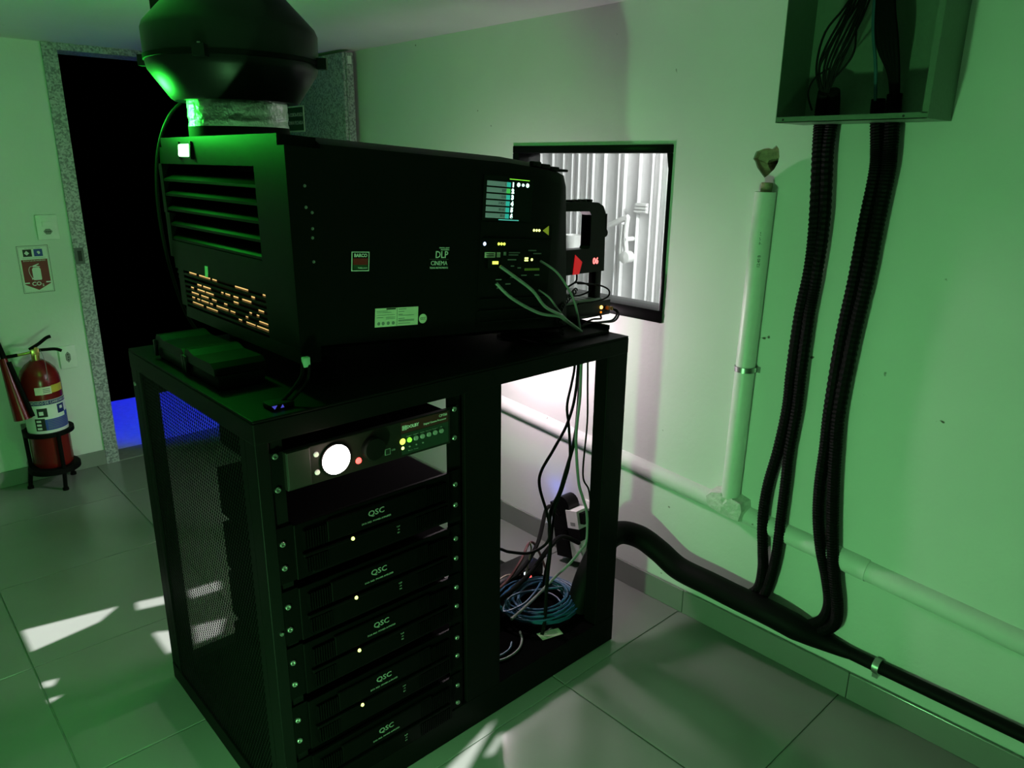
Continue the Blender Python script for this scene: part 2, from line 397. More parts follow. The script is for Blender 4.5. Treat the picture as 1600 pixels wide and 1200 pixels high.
nt.links.new(ge.outputs['Backfacing'], mm_.inputs[1]); nt.links.new(mm_.outputs[0], mu.inputs[0]); nt.links.new(fr.outputs[0], mu.inputs[1])
nt.links.new(mu.outputs[0], mx.inputs[0]); nt.links.new(tr.outputs[0], mx.inputs[1]); nt.links.new(gl.outputs[0], mx.inputs[2])
nt.links.new(mx.outputs[0], nt.nodes['Material Output'].inputs[0])
box_part('pane', gm, wf, -2.205, -1.496, YR+.05, YR+.056, 1.082, 1.595)
# auditorium side: corrugated white cladding
AUD = mat('white_cladding', (.80, .80, .80), .5, var=.03)
au = structure(MB().box(-4.7, -.75, 3.06, 3.14, .4, 2.6), 'wall_auditorium', AUD, 'white ribbed cladding seen through the projection window', 'wall')
x = -4.4; rng = random.Random(3); prev = x
while x < -1.3:
    wdt = rng.choice([.007, .010, .016])
    MB().prism([(x, 3.012), (x+wdt*.5, 2.985), (x+wdt*.8, 2.985), (x+wdt, 3.012)], lambda a, b_: Vector((a, b_, .4)), lambda a, b_: Vector((a, b_, 2.6))).build('rib', AUD, au)
    nx = x+wdt+rng.choice([.03, .05, .07, .085])
    MB().box(x+wdt, nx, 3.008+rng.uniform(-.003, .003), 3.06, .4, 2.6).build('panel', AUD, au)
    x = nx
AUDD = mat('grey_render', (.25, .25, .25), .8)
structure(MB().box(-4.7, -.75, YR+.12, 3.06, .3, .4).box(-4.7, -.75, YR+.12, 3.06, 2.6, 2.7).box(-4.8, -4.7, YR+.12, 3.14, .3, 2.7).box(-.75, -.65, YR+.12, 3.14, .3, 2.7)
          .box(-4.7, -.75, YR+.12, YR+.16, 2.07, 2.6), 'wall_enclosure', AUDD, 'grey enclosure around the lit space behind the window', 'wall')
fx = thing('wall_fixture', (-2.37, 2.98, 1.09), 'white angled pipe bracket on the ribbed cladding behind the glass', 'bracket')
part('arm', WHT, fx, lambda b: b.tube([(-2.465, 2.93, 1.262), (-2.40, 2.93, 1.29), (-2.352, 2.93, 1.308)], .014, 10), True)
part('post', WHT, fx, lambda b: b.tube(smooth_path([(-2.354, 2.93, 1.31), (-2.362, 2.93, 1.22), (-2.35, 2.93, 1.13)]), .012, 10), True)
part('brace', WHT, fx, lambda b: b.tube([(-2.385, 2.93, 1.27), (-2.392, 2.93, 1.09)], .009, 10), True)
part('clamp', WHT, fx, lambda b: b.lathe([(.0, -.03), (.03, -.025), (.03, .02), (.018, .03), (0, .03)], (-2.345, 2.93, 1.115), 14, 'Y'), True)
part('wall_mount', WHT, fx, lambda b: b.cyl((-2.36, 2.92, 1.2), (-2.36, 3.0, 1.2), .012, 10), True)
cf = thing('wall_cup', (-2.71, 2.95, 1.12), 'white tapered cup fixed to the cladding, seen through the black bracket', 'cup')
part('cup', WHT, cf, lambda b: b.lathe([(0, 0), (.034, 0), (.052, .07), (.054, .074), (.048, .074), (.031, .008), (0, .008)], (-2.712, 2.93, 1.122), 20), True)
part('wall_mount', WHT, cf, lambda b: b.box(-2.722, -2.702, 2.96, 3.0, 1.15, 1.17))
pl = thing('wall_plate', (-2.315, 2.98, 1.335), 'small white louvred plate on the cladding beside the pipe bracket', 'plate')
part('slat', WHT, pl, lambda b: b.box(-2.35, -2.28, 2.972, 2.99, 1.362, 1.372))
part('slat', WHT, pl, lambda b: b.box(-2.35, -2.28, 2.972, 2.99, 1.346, 1.356))
part('slat', WHT, pl, lambda b: b.box(-2.35, -2.28, 2.972, 2.99, 1.330, 1.340))
part('backplate', AUD, pl, lambda b: b.box(-2.352, -2.278, 2.984, 3.0, 1.326, 1.376))

# ================================================================== RIGHT WALL FITTINGS
pp = thing('drain_pipe', (-1.3, YR, .40), 'horizontal painted pipe half sunk in the wall above the skirting', 'pipe')
part('pipe', PAINT, pp, lambda b: b.tube([(-4.1, YR+.006, .665), (-2.3, YR+.006, .552), (-1.05, YR+.006, .462), (-.3, YR+.006, .405), (.8, YR+.006, .33)], .034, 20), True)
part('coupling', PAINT, pp, lambda b: b.tube([(-.83, YR+.006, .4475), (-.70, YR+.006, .4365)], .037, 20), True)
mp = MB()
poly = [(-1.235, .505), (-1.215, .527), (-1.172, .540), (-1.15, .528), (-1.13, .533), (-1.088, .522), (-1.082, .49), (-1.091, .446), (-1.138, .446), (-1.17, .452), (-1.218, .463), (-1.232, .48)]
ctr = Vector((-1.16, YR-.052, .49))
vs = [Vector((a, YR, b)) for a, b in poly]+[Vector((-1.16+(a+1.16)*.86, YR-.043-.006*random.random(), .49+(b-.49)*.82)) for a, b in poly]+[ctr]
k = len(poly); mp.add(vs, [(i, (i+1) % k, k+(i+1) % k, k+i) for i in range(k)]+[(k+i, k+(i+1) % k, 2*k) for i in range(k)])
tag(mp.build('mortar_patch', MORT), 'lumpy mortar patch where the vertical pipe meets the drain pipe', 'mortar')
vp = thing('riser_pipe', (-1.145, YR, .53), 'white vertical conduit pipe below the broken wall hole', 'pipe')
part('pipe', PVC, vp, lambda b: b.tube([(-1.150, YR-.020, .52), (-1.144, YR-.020, 1.0), (-1.138, YR-.020, 1.487)], .030, 20), True)
part('inner_stub', BROWN, vp, lambda b: b.cyl((-1.137, YR-.020, 1.487), (-1.136, YR-.020, 1.513), .016, 14), True, label='short brown inner tube end')
for i, (z, s) in enumerate([(1.395, 'PVC 60 mm NBR 5648'), (1.29, '12:40 B')]):
    me = text_mesh(s, .012, 'CENTER')
    for v in me.vertices:
        t = -v.co.y/.0303; a = -math.pi/2+.62+t
        v.co = Vector((math.cos(a)*.0303, math.sin(a)*.0303, v.co.x))
    me.transform(Matrix.Translation(Vector((-1.1405, YR-.020, z))-vp.location)); me.materials.clear(); me.materials.append(PRINTK)
    o = bpy.data.objects.new('pipe_print', me); COL.objects.link(o); o.parent = vp
cl = thing('pipe_clamp', (-1.1445, YR, .945), 'zinc strap clamp around the white vertical conduit', 'clamp')
part('strap', STEEL, cl, lambda b: b.lathe([(.0305, -.008), (.0330, -.008), (.0330, .008), (.0305, .008), (.0305, -.008)], (-1.1445, YR-.020, .955), 24), True)
for s in (-1, 1): part('ear', STEEL, cl, lambda b: b.box(-1.1445+s*.033-.008, -1.1445+s*.033+.008, YR-.006, YR-.001, .946, .964))
# open wall cabinet
BXM = mat('painted_box_steel', (.12, .18, .13), .45, var=.06, bump=.05, scale=90)
CX0, CX1, CYF, CZ = -1.056, -.682, 1.905, 1.668
wc = thing('junction_box', (-.87, YR, CZ), 'open steel junction box on the wall full of black cables', 'junction box')
part('back_plate', BXM, wc, lambda b: b.box(CX0, CX1, YR-.004, YR-.0005, CZ, 2.06))
part('side_plate', BXM, wc, lambda b: b.box(CX0, CX0+.002, CYF, YR-.004, CZ, 2.06))
part('side_plate', BXM, wc, lambda b: b.box(CX1-.002, CX1, CYF, YR-.004, CZ, 2.06).box(CX1-.014, CX1-.002, CYF, CYF+.002, CZ+.012, 2.06))
part('bottom_plate', BXM, wc, lambda b: b.box(CX0+.002, CX1-.002, CYF, YR-.004, CZ, CZ+.002).box(CX0+.002, CX1-.002, CYF, CYF+.0015, CZ, CZ+.014))
for xx in (-1.035, -.735): part('rivet', PRINTK, wc, lambda b: b.cyl((xx, CYF-.0006, CZ+.007), (xx, CYF, CZ+.007), .003, 10))
part('knockout', PRINTK, wc, lambda b: b.cyl((-.735, YR-.0046, 1.70), (-.735, YR-.004, 1.70), .007, 12))
part('mounting_screw', STEEL, wc, lambda b: b.lathe([(0, 0), (.006, 0), (.006, .003), (0, .004)], (-1.01, YR-.008, 1.705), 12, 'Y'), True)
# corrugated cable tubes
def corr(name, pts, r, label, grp):
    path = smooth_path(pts, 24)
    o = MB().tube(path, r, 10, ribs=1).build(name, RUB, None, False)
    return tag(o, label, 'cable tube', grp)
Yt = YR-.026
def wp(l, y): return [(a, y, b) for a, b in l]
G1 = 'corrugated tubes hanging from the junction box'
corr('corrugated_tube', [(-.965, 1.975, 1.745)]+wp([(-.997, 1.69), (-.992, 1.60), (-.977, 1.412), (-.975, 1.284), (-.987, 1.148), (-.991, .981), (-.990, .863), (-1.003, .726), (-1.022, .602), (-1.026, .491), (-1.014, .383), (-1.006, .316), (-1.014, .24), (-1.06, .185)], Yt), .0165, 'outer left black corrugated tube of the left pair below the box', G1)
corr('corrugated_tube', [(-.945, 1.98, 1.745)]+wp([(-.962, 1.69), (-.964, 1.60), (-.949, 1.414), (-.952, 1.25), (-.958, 1.153), (-.960, .988), (-.959, .87), (-.966, .735), (-.965, .62), (-.965, .512), (-.965, .401), (-.972, .319), (-.987, .24), (-1.02, .18)], Yt-.004), .0155, 'inner right black corrugated tube of the left pair below the box', G1)
corr('corrugated_tube', wp([(-.852, 1.725), (-.850, 1.69), (-.838, 1.609), (-.833, 1.546), (-.841, 1.421), (-.848, 1.267), (-.860, 1.102), (-.865, .895), (-.862, .768), (-.862, .657), (-.853, .556), (-.832, .459), (-.803, .374), (-.785, .295), (-.797, .235), (-.84, .19)], Yt), .0165, 'left black corrugated tube of the right pair below the box', G1)
corr('corrugated_tube', wp([(-.812, 1.735), (-.810, 1.69), (-.803, 1.608), (-.800, 1.546), (-.807, 1.423), (-.813, 1.27), (-.826, 1.107), (-.836, .901), (-.830, .777), (-.821, .67), (-.810, .571), (-.796, .472), (-.778, .384), (-.758, .295), (-.762, .235), (-.81, .18)], Yt-.004), .0175, 'rightmost black corrugated tube, curling back at its foot', G1)
mt = MB().tube(smooth_path([(-.70, 2.038, .163), (-.775, 2.034, .165), (-.85, 2.018, .178), (-.95, 2.0, .196), (-1.064, 1.995, .200), (-1.162, 1.99, .206), (-1.286, 1.985, .213), (-1.37, 1.975, .252), (-1.434, 1.945, .29), (-1.475, 1.88, .312), (-1.475, 1.80, .295), (-1.465, 1.715, .22), (-1.46, 1.675, .15), (-1.46, 1.665, .106)], 12), lambda t: .017+.024*min(1, t/.17), 14)
tag(mt.build('cable_bundle', RUB, None, True), 'thick black cable bundle curving along the skirting into the rack', 'cable bundle')
tb = MB().tube(smooth_path([(-1.0, YR-.02, .168), (-.776, YR-.02, .164), (-.62, YR-.02, .162), (-.37, YR-.02, .163), (.1, YR-.02, .165), (.8, YR-.02, .165)], 14), .0185, 12)
tag(tb.build('corrugated_tube', RUB, None, True), 'straight black tube running along the top of the skirting', 'cable tube')
ct = thing('pipe_clamp', (-.625, YR, .11), 'shiny metal clamp holding the straight tube above the skirting', 'clamp')
part('strap', STEEL, ct, lambda b: b.lathe([(.0190, -.009), (.0225, -.009), (.0225, .009), (.0190, .009), (.0190, -.009)], (-.625, YR-.020, .163), 22, 'X'), True)
part('screw_ear', STEEL, ct, lambda b: b.box(-.633, -.617, YR-.03, YR-.004, .128, .142))
# wires inside the junction box
wires = thing('box_wires', (-.93, 1.97, 1.74), 'loose bundle of thin black wires fanning down inside the box', 'wires')
rng = random.Random(11)
for i in range(11):
    t = (i/10-.5)
    pts = [(-.885+.03*t, 1.985, 2.06), (-.90+.05*t, 1.965-.01*rng.random(), 1.95), (-.935+.075*t+.01*rng.uniform(-1, 1), 1.95, 1.865+.02*rng.uniform(-1, 1)), (-.955+.06*t+.012*rng.uniform(-1, 1), 1.955, 1.80), (-.965+.02*t, 1.975, 1.742)]
    part('wire', RUB, wires, lambda b: b.tube(smooth_path(pts, 5), .0028, 6), True)
part('wire', RUB, wires, lambda b: b.tube(smooth_path([(-.95, 1.96, 1.80), (-.985, 1.95, 1.775), (-1.0, 1.955, 1.74), (-.992, 1.97, 1.70)], 6), .0024, 6), True)
part('wire', RUB, wires, lambda b: b.tube(smooth_path([(-.90, 1.96, 1.90), (-.892, 1.95, 1.83), (-.92, 1.955, 1.79), (-.955, 1.97, 1.765)], 6), .0024, 6), True)
tr_ = MB()
for i in range(5): tr_.tube(smooth_path([(-.87+.010*i, 1.985, 2.06), (-.86+.008*i, 1.975, 1.95), (-.848+.010*i, 1.98, 1.85), (-.822+.004*i, 2.01, 1.78), (-.812+.002*i, Yt, 1.70)], 6), .0075, 8)
tag(tr_.build('trunk_cables', RUB, None, True), 'thick black trunk cables entering the right pair of tubes', 'cables')
tag(MB().tube(smooth_path([(-.88, 1.985, 2.06), (-.872, 1.99, 1.9), (-.858, 2.005, 1.80), (-.853, 2.02, 1.72)], 6), .0045, 8).build('blue_wire', mat('dark_blue_wire', (.02, .09, .12), .5), None, True), 'single dark blue wire between the two cable bundles in the box', 'wire')

# ================================================================== DOOR WALL FITTINGS
def plate(name, y0, y1, z0, z1, label, cat):
    t = thing(name, (XD, (y0+y1)/2, z0), label, cat)
    box_part('cover', WHT, t, XD, XD+.011, y0, y1, z0, z1, r=.003); return t
sw = plate('light_switch', .756, .846, 1.183, 1.299, 'white switch and socket plate above the extinguisher sign', 'switch')
box_part('rocker', WHT, sw, XD+.011, XD+.015, .780, .822, 1.246, 1.268, r=.001)
part('socket', GREYP, sw, lambda b: b.prism([(.782, 1.222), (.792, 1.208), (.810, 1.208), (.820, 1.222), (.810, 1.234), (.792, 1.234)], lambda a, c: Vector((XD+.011, a, c)), lambda a, c: Vector((XD+.0122, a, c))))
part('socket_pin', PRINTK, sw, lambda b: [b.cyl((XD+.0122, yy, 1.221), (XD+.0126, yy, 1.221), .0028, 8) for yy in (.793, .801, .809)])
ou = plate('wall_outlet', .760, .834, .546, .661, 'white wall outlet plate between extinguisher and doorway', 'outlet')
part('socket', GREYP, ou, lambda b: b.prism([(.797, .575), (.808, .590), (.808, .618), (.797, .632), (.786, .618), (.786, .590)], lambda a, c: Vector((XD+.011, a, c)), lambda a, c: Vector((XD+.0122, a, c))))
part('socket_pin', PRINTK, ou, lambda b: [b.cyl((XD+.0122, .797+dy, zz), (XD+.0126, .797+dy, zz), .003, 8) for zz, dy in ((.59, 0), (.603, .002), (.617, 0))])
# extinguisher sign
es = thing('extinguisher_sign', (XD, .726, .93), 'white and red CO2 extinguisher sign under the switch plate', 'sign')
def wallbox(y0, y1, z0, z1, d0, d1): return lambda b: b.box(XD+d0, XD+d1, y0, y1, z0, z1)
part('panel', WHT, es, lambda b: b.bbox(XD, XD+.002, .658, .794, .932, 1.163, r=.0009))
part('border', PRINTK, es, lambda b: [b.box(XD+.002, XD+.0023, *q) for q in ((.661, .791, 1.1575, 1.1595), (.661, .791, .9355, .9375), (.661, .663, .9375, 1.1575), (.789, .791, .9375, 1.1575), (.666, .786, 1.1525, 1.1533), (.666, .786, .9410, .9418), (.666, .6668, .9418, 1.1525), (.7852, .786, .9418, 1.1525))])
part('pictogram', PRINTK, es, wallbox(.684, .720, 1.108, 1.142, .002, .0023))
part('pictogram', BLUEP, es, wallbox(.729, .765, 1.108, 1.142, .002, .0023))
part('pictogram_mark', PRINTW, es, lambda b: b.prism([(.699, 1.114), (.710, 1.124), (.699, 1.136), (.689, 1.124)], lambda a, c: Vector((XD+.0023, a, c)), lambda a, c: Vector((XD+.0026, a, c))))
part('pictogram_mark', PRINTW, es, lambda b: b.prism([(.741, 1.128), (.747, 1.133), (.754, 1.130), (.755, 1.122), (.748, 1.117)], lambda a, c: Vector((XD+.0023, a, c)), lambda a, c: Vector((XD+.0026, a, c))))
part('red_field', REDP, es, lambda b: b.prism([(.672, 1.094), (.780, 1.094), (.780, .986), (.780, .978), (.726, .948), (.672, .978), (.672, .986)], lambda a, c: Vector((XD+.002, a, c)), lambda a, c: Vector((XD+.0023, a, c))))
for y0, y1 in ((.672, .692), (.760, .780)): part('arrow_bar', PRINTW, es, lambda b: b.box(XD+.0023, XD+.0026, y0, y1, .981, .987))
text('lettering', 'EXTINTOR DE INCÊNDIO', .0085, (XD+.0026, .726, 1.088), PRINTW, es, '+X', 'CENTER', .95)
text('lettering', 'CO', .026, (XD+.0026, .720, .978), PRINTW, es, '+X', 'CENTER', 1.0, .0006)
text('lettering', '2', .016, (XD+.0026, .746, .970), PRINTW, es, '+X', 'CENTER', 1.0, .0004)
text('lettering', 'NÃO UTILIZAR    UTILIZAR', .0055, (XD+.0024, .726, 1.1465), GREYP, es)
text('lettering', 'AGENTE EXTINTOR DIÓXIDO DE CARBONO', .0048, (XD+.0024, .726, 1.101), GREYP, es)
def ext_icon(b):
    f0 = lambda a, c: Vector((XD+.0023, a, c)); f1 = lambda a, c: Vector((XD+.0026, a, c))
    b.prism([(.712, .996), (.743, .996), (.745, 1.0), (.745, 1.048), (.740, 1.056), (.715, 1.056), (.710, 1.048), (.710, 1.0)], f0, f1)
    b.prism([(.715, 1.059), (.744, 1.057), (.744, 1.060), (.728, 1.064), (.742, 1.071), (.740, 1.074), (.715, 1.065)], f0, f1)
    pts = smooth_path([(XD+.00245, .716, 1.062), (XD+.00245, .703, 1.060), (XD+.00245, .697, 1.045), (XD+.00245, .699, 1.025), (XD+.00245, .706, 1.006)], 5)
    b.tube(pts, .0012, 6); b.box(XD+.0023, XD+.0026, .704, .710, 1.0, 1.007)
part('extinguisher_icon', PRINTW, es, ext_icon)
# extinguisher on tripod stand
EX, EY = -4.005, .637
st = thing('extinguisher_stand', (EX, EY, 0), 'black metal tripod stand under the red extinguisher', 'stand')
legs = [(-4.055, .528), (-3.925, .652), (-4.11, .728)]
for lx, ly in legs:
    d = Vector((lx-EX, ly-EY, 0)).normalized()
    part('leg', BLKM, st, lambda b: b.tube([(EX+d.x*.104, EY+d.y*.104, .305), (EX+d.x*.102, EY+d.y*.102, .12), (lx, ly, .008)], .0095, 8), True)
    part('foot', BLKM, st, lambda b: b.cyl((lx, ly, 0), (lx, ly, .012), .014, 10), True)
part('upper_ring', BLKM, st, lambda b: b.lathe([(.092, .285), (.108, .285), (.108, .305), (.092, .305), (.092, .285)], (EX, EY, 0), 32), True)
part('base_plate', BLKM, st, lambda b: b.lathe([(0, .095), (.112, .095), (.112, .115), (.105, .122), (0, .122)], (EX, EY, 0), 32), True)
fe = thing('fire_extinguisher', (EX, EY, .122), 'red CO2 fire extinguisher with white and blue label beside the doorway', 'fire extinguisher')
part('cylinder', RED, fe, lambda b: b.lathe([(0, .122), (.078, .122), (.086, .135), (.086, .54), (.083, .57), (.072, .60), (.052, .625), (.032, .640), (.026, .645), (0, .645)], (EX, EY, 0), 40), True)
def cpatch(a0, a1, z0, z1, r, n=14):
    def f(b):
        vs = []; m = n+1
        for z in (z0, z1):
            for rr in (r, r-.0012):
                for i in range(m):
                    a = R(a0+(a1-a0)*i/n); vs.append((EX+rr*math.cos(a), EY+rr*math.sin(a), z))
        fs = []
        for i in range(n):
            fs += [(i, i+1, 2*m+i+1, 2*m+i), (m+i+1, m+i, 3*m+i, 3*m+i+1), (i+1, i, m+i, m+i+1), (2*m+i, 2*m+i+1, 3*m+i+1, 3*m+i)]
        fs += [(0, 2*m, 3*m, m), (n, m+n, 3*m+n, 2*m+n)]
        b.add(vs, fs)
    return f
lb = part('label', WHT, fe, cpatch(-95, 85, .300, .465, .0868, 24), True)
part('blue_band', mat('navy_print', (.01, .02, .14), .5), lb, cpatch(-48, 75, .443, .463, .0873), True)
part('blue_block', BLUEP, lb, cpatch(-14, 72, .318, .372, .0873), True)
part('blue_block', BLUEP, lb, cpatch(52, 72, .372, .392, .0873), True)
part('black_block', PRINTK, lb, cpatch(-42, -14, .318, .378, .0873), True)
part('pictogram', PRINTK, lb, cpatch(-32, -4, .385, .428, .0873), True)
part('pictogram', mat('navy_print', (.01, .02, .14), .5), lb, cpatch(26, 52, .392, .436, .0873), True)
part('pictogram_mark', PRINTW, lb, cpatch(-27, -15, .395, .413, .0876), True)
part('pictogram_mark', PRINTW, lb, cpatch(34, 44, .412, .426, .0876), True)
for z in (.324, .342, .360): part('text_block', WHT, lb, cpatch(-38, -25, z, z+.010, .0876), True)
part('text_line', GREYP, lb, lambda b: [cpatch(-8, 66, z, z+.0022, .0876)(b) for z in (.325, .332, .340, .348, .356, .364)], True)
def curved_text(body, size, ang, z, m, parent, r=.0876, sx=1.0):
    me = text_mesh(body, size, 'CENTER', sx)
    for v in me.vertices:
        a = R(ang)+v.co.x/r; rr = r+v.co.z*.5
        v.co = Vector((EX+rr*math.cos(a), EY+rr*math.sin(a), z+v.co.y))-fe.location
    me.materials.clear(); me.materials.append(m)
    o = bpy.data.objects.new('lettering', me); COL.objects.link(o); o.parent = parent
curved_text('DIÓXIDO DE CARBONO CO2', .0165, 12, .453, PRINTW, lb, sx=.86)
part('yellow_tag', YEL, fe, cpatch(18, 62, .497, .533, .0866), True, label='yellow end of the inspection sticker')
part('inspection_tag', CREAM, fe, cpatch(-28, 18, .494, .530, .0866), True)
part('text_line', GREYP, fe, lambda b: [cpatch(-6, 14, z, z+.004, .0869)(b) for z in (.502, .510, .518)], True)
part('valve', BRASS, fe, lambda b: (b.cyl((EX, EY, .64), (EX, EY, .672), .017, 14), b.bbox(EX-.015, EX+.015, EY-.017, EY+.017, .665, .70, r=.003)), True)
part('carry_handle', BLKM, fe, lambda b: b.tube(smooth_path([(EX, EY-.01, .690), (EX, EY+.04, .688), (EX, EY+.085, .684), (EX, EY+.11, .672)], 5), .0075, 8), True)
part('lever', BLKM, fe, lambda b: b.tube(smooth_path([(EX, EY-.02, .697), (EX, EY+.02, .718), (EX, EY+.055, .742), (EX, EY+.075, .748)], 5), .008, 8), True)
part('gauge_plug', BRASS, fe, lambda b: b.cyl((EX+.012, EY+.004, .70), (EX+.022, EY+.004, .70), .009, 12), True)
part('seal_cord', GREYC, fe, lambda b: b.tube(smooth_path([(EX+.02, EY+.02, .695), (EX+.05, EY+.025, .65), (EX+.078, EY+.022, .60), (EX+.085, EY+.018, .56)], 5), .0012, 6), True)
part('discharge_pipe', BRASS, fe, lambda b: b.tube([(EX, EY-.015, .683), (EX, EY-.075, .678)], .0065, 10), True)
part('swivel', BLKM, fe, lambda b: b.tube([(EX, EY-.07, .679), (EX, EY-.135, .676)], .008, 10), True)
part('horn_tube', BLKM, fe, lambda b: b.tube(smooth_path([(EX+.005, EY-.150, .80), (EX+.008, EY-.137, .74), (EX+.012, EY-.122, .66), (EX+.016, EY-.105, .60)], 5), .012, 10), True)
part('horn', RED, fe, lambda b: b.cyl((EX+.010, EY-.130, .675), (EX+.045, EY-.098, .385), .017, 20, .040), True)
part('horn_stripe', BLKM, fe, lambda b: b.tube([(EX+.03, EY-.112, .66), (EX+.085, EY-.066, .40)], .010, 8), True)

# ================================================================== EQUIPMENT RACK
RX0, RX1, RY0, RY1, RZ = -2.156, -1.366, .560, 1.735, 1.065
rk = thing('equipment_rack', ((RX0+RX1)/2, (RY0+RY1)/2, 0), 'black steel equipment rack table carrying the projector', 'rack')
part('table_top', BLK, rk, lambda b: b.bbox(RX0, RX1, RY0, RY1, RZ-.006, RZ, r=.002))
for a in [(RX0, RX0+.05, RY0, RY0+.05), (RX1-.05, RX1, RY0, RY0+.030), (RX0, RX0+.05, RY1-.05, RY1), (RX1-.05, RX1, RY1-.09, RY1), (RX1-.04, RX1, 1.100, 1.223), (RX0, RX0+.05, 1.12, 1.17)]:
    part('post', BLK, rk, lambda b: b.bbox(*a, .004, RZ-.006, r=.002))
part('top_rail', BLK, rk, lambda b: b.bbox(RX1-.05, RX1+.001, RY0, RY1, RZ-.052, RZ-.0061, r=.002))
part('top_rail', BLK, rk, lambda b: b.bbox(RX0, RX0+.05, RY0, RY1, RZ-.052, RZ-.0061, r=.002))
part('top_rail', BLK, rk, lambda b: b.bbox(RX0, RX1, RY0-.001, RY0+.04, RZ-.052, RZ-.0061, r=.002))
part('top_rail', BLK, rk, lambda b: b.bbox(RX0, RX1, RY1-.04, RY1+.001, RZ-.052, RZ-.0061, r=.002))
part('base_rail', BLK, rk, lambda b: b.bbox(RX1-.05, RX1+.001, RY0, RY1, .004, .098, r=.002))
part('base_rail', BLK, rk, lambda b: b.bbox(RX0, RX0+.05, RY0, RY1, .004, .07, r=.002))
part('base_rail', BLK, rk, lambda b: b.bbox(RX0, RX1, RY0-.001, RY0+.03, .004, .06, r=.002))
part('base_rail', BLK, rk, lambda b: b.bbox(RX0, RX1, RY1-.03, RY1+.001, .004, .06, r=.002))
DEAD = mat('dead_black_steel', (.002, .002, .002), .9, spec=.01)
part('base_plate', DEAD, rk, lambda b: b.box(RX0+.3, RX1-.001, 1.20, RY1, .094, .099))
part('base_plate', DEAD, rk, lambda b: b.box(RX0+.05, RX1-.05, RY0+.03, 1.19, .04, .045))
part('side_frame', BLK, rk, lambda b: b.box(RX1-.075, RX1-.05, RY0, RY0+.012, .06, RZ-.052))
part('side_frame', BLK, rk, lambda b: b.box(RX0+.05, RX0+.075, RY0, RY0+.012, .06, RZ-.052))
# perforated side panel: crossing strips
def lattice(b):
    x0, x1, z0, z1 = RX0+.05, RX1-.05, .06, RZ-.052
    wd = .0027; sp = .0100
    for sgn in (1, -1):
        d = Vector((math.cos(R(60)), sgn*math.sin(R(60)))); nrm = Vector((-d.y, d.x))
        cs = [Vector((a, c)).dot(nrm) for a in (x0, x1) for c in (z0, z1)]
        c = min(cs)+sp
        while c < max(cs):
            ts = []
            p = nrm*c
            t0, t1 = -1e9, 1e9
            for o_, dd, lo, hi in ((p.x, d.x, x0, x1), (p.y, d.y, z0, z1)):
                a_, b_ = (lo-o_)/dd, (hi-o_)/dd
                t0 = max(t0, min(a_, b_)); t1 = min(t1, max(a_, b_))
            if t1-t0 > .004:
                A = p+d*t0; B_ = p+d*t1; h = nrm*wd/2; y0 = RY0+.004+(0 if sgn > 0 else .0006); y1 = y0+.0006
                q = [A-h, B_-h, B_+h, A+h]
                b.add([(v.x, y0, v.y) for v in q]+[(v.x, y1, v.y) for v in q], [(0, 1, 2, 3), (7, 6, 5, 4), (0, 4, 5, 1), (1, 5, 6, 2), (2, 6, 7, 3), (3, 7, 4, 0)])
            c += sp
pm = part('perforated_panel', BLK, rk, lattice); pm['kind'] = 'stuff'
# rack rails with screws
for y0, y1 in ((.588, .622), (1.050, 1.092)):
    rl = part('rack_rail', BLK, rk, lambda b: b.box(RX1-.012, RX1-.009, y0, y1, .10, RZ-.052))
bolt = lambda b, y, z, x, r=.0065: b.lathe([(0, 0), (r, 0), (r, .003), (r*.8, .0045), (r*.5, .0045), (r*.45, .002), (0, .002)], (x, y, z), 14, 'X')
part('corner_bolt', STEEL, rk, lambda b: [b.lathe([(0, 0), (.006, 0), (.006, .003), (0, .004)], (xx, RY0-.004, zz), 12, 'Y') for xx, zz in ((-2.13, .97), )], True)
for z in (.36, .40, .195): part('bolt', STEEL, rk, lambda b: bolt(b, 1.064, z, RX1-.009, .004), True)
part('bolt', STEEL, rk, lambda b: bolt(b, .580, .568, RX1+.0005, .0045), True)
part('sticker', CREAM, rk, lambda b: b.add([(-1.462, 1.467, .0994), (-1.424, 1.458, .0994), (-1.404, 1.532, .0994), (-1.437, 1.542, .0994)], [(0, 1, 2, 3)]), label='small white sticker on the rack base')
part('sticker_print', GREYP, rk, lambda b: [b.box(-1.452+.005*i, -1.450+.005*i, 1.476, 1.525, .0995, .0997) for i in range(7)])
SHEETM = mat('white_leaflet', (.75, .75, .75), .6)

# ------------------------------------------------------------------ processor
FX = RX1
pr = thing('audio_processor', (-1.5, .835, .897), 'black cinema sound processor with a glowing round dial', 'audio processor')
part('chassis', mat('dead_black_steel', (.002, .002, .002), .9, spec=.01), pr, lambda b: b.box(FX-.36, FX-.006, .625, 1.040, .899, .983))
part('front_panel', mat('dial_tinted_black', (.012, .010, .009), .45, spec=.2), pr, lambda b: b.bbox(FX-.006, FX+.010, .618, 1.046, .899, .987, r=.002))  # brown glow of the dial is mixed into the panel colour
for y0, y1 in ((.590, .618), (1.046, 1.081)):
    e = part('rack_ear', BLKG, pr, lambda b: b.box(FX-.006, FX-.002, y0, y1, .899, .987))
    for z in (.905, .980): part('screw', STEEL, e, lambda b: bolt(b, .601 if y0 < .9 else 1.067, z, FX-.002), True)
part('grip_panel', mat('dial_tinted_grey', (.018, .015, .014), .4), pr, lambda b: b.bbox(FX+.010, FX+.013, .620, .672, .903, .985, r=.001))  # colour carries the dial's brownish light too
dl = part('dial', G_WHITE, pr, lambda b: b.lathe([(0, 0), (.0335, 0), (.0335, .006), (.031, .008), (0, .008)], (FX+.010, .731, .943), 36, 'X'), True, label='bright round backlit dial')
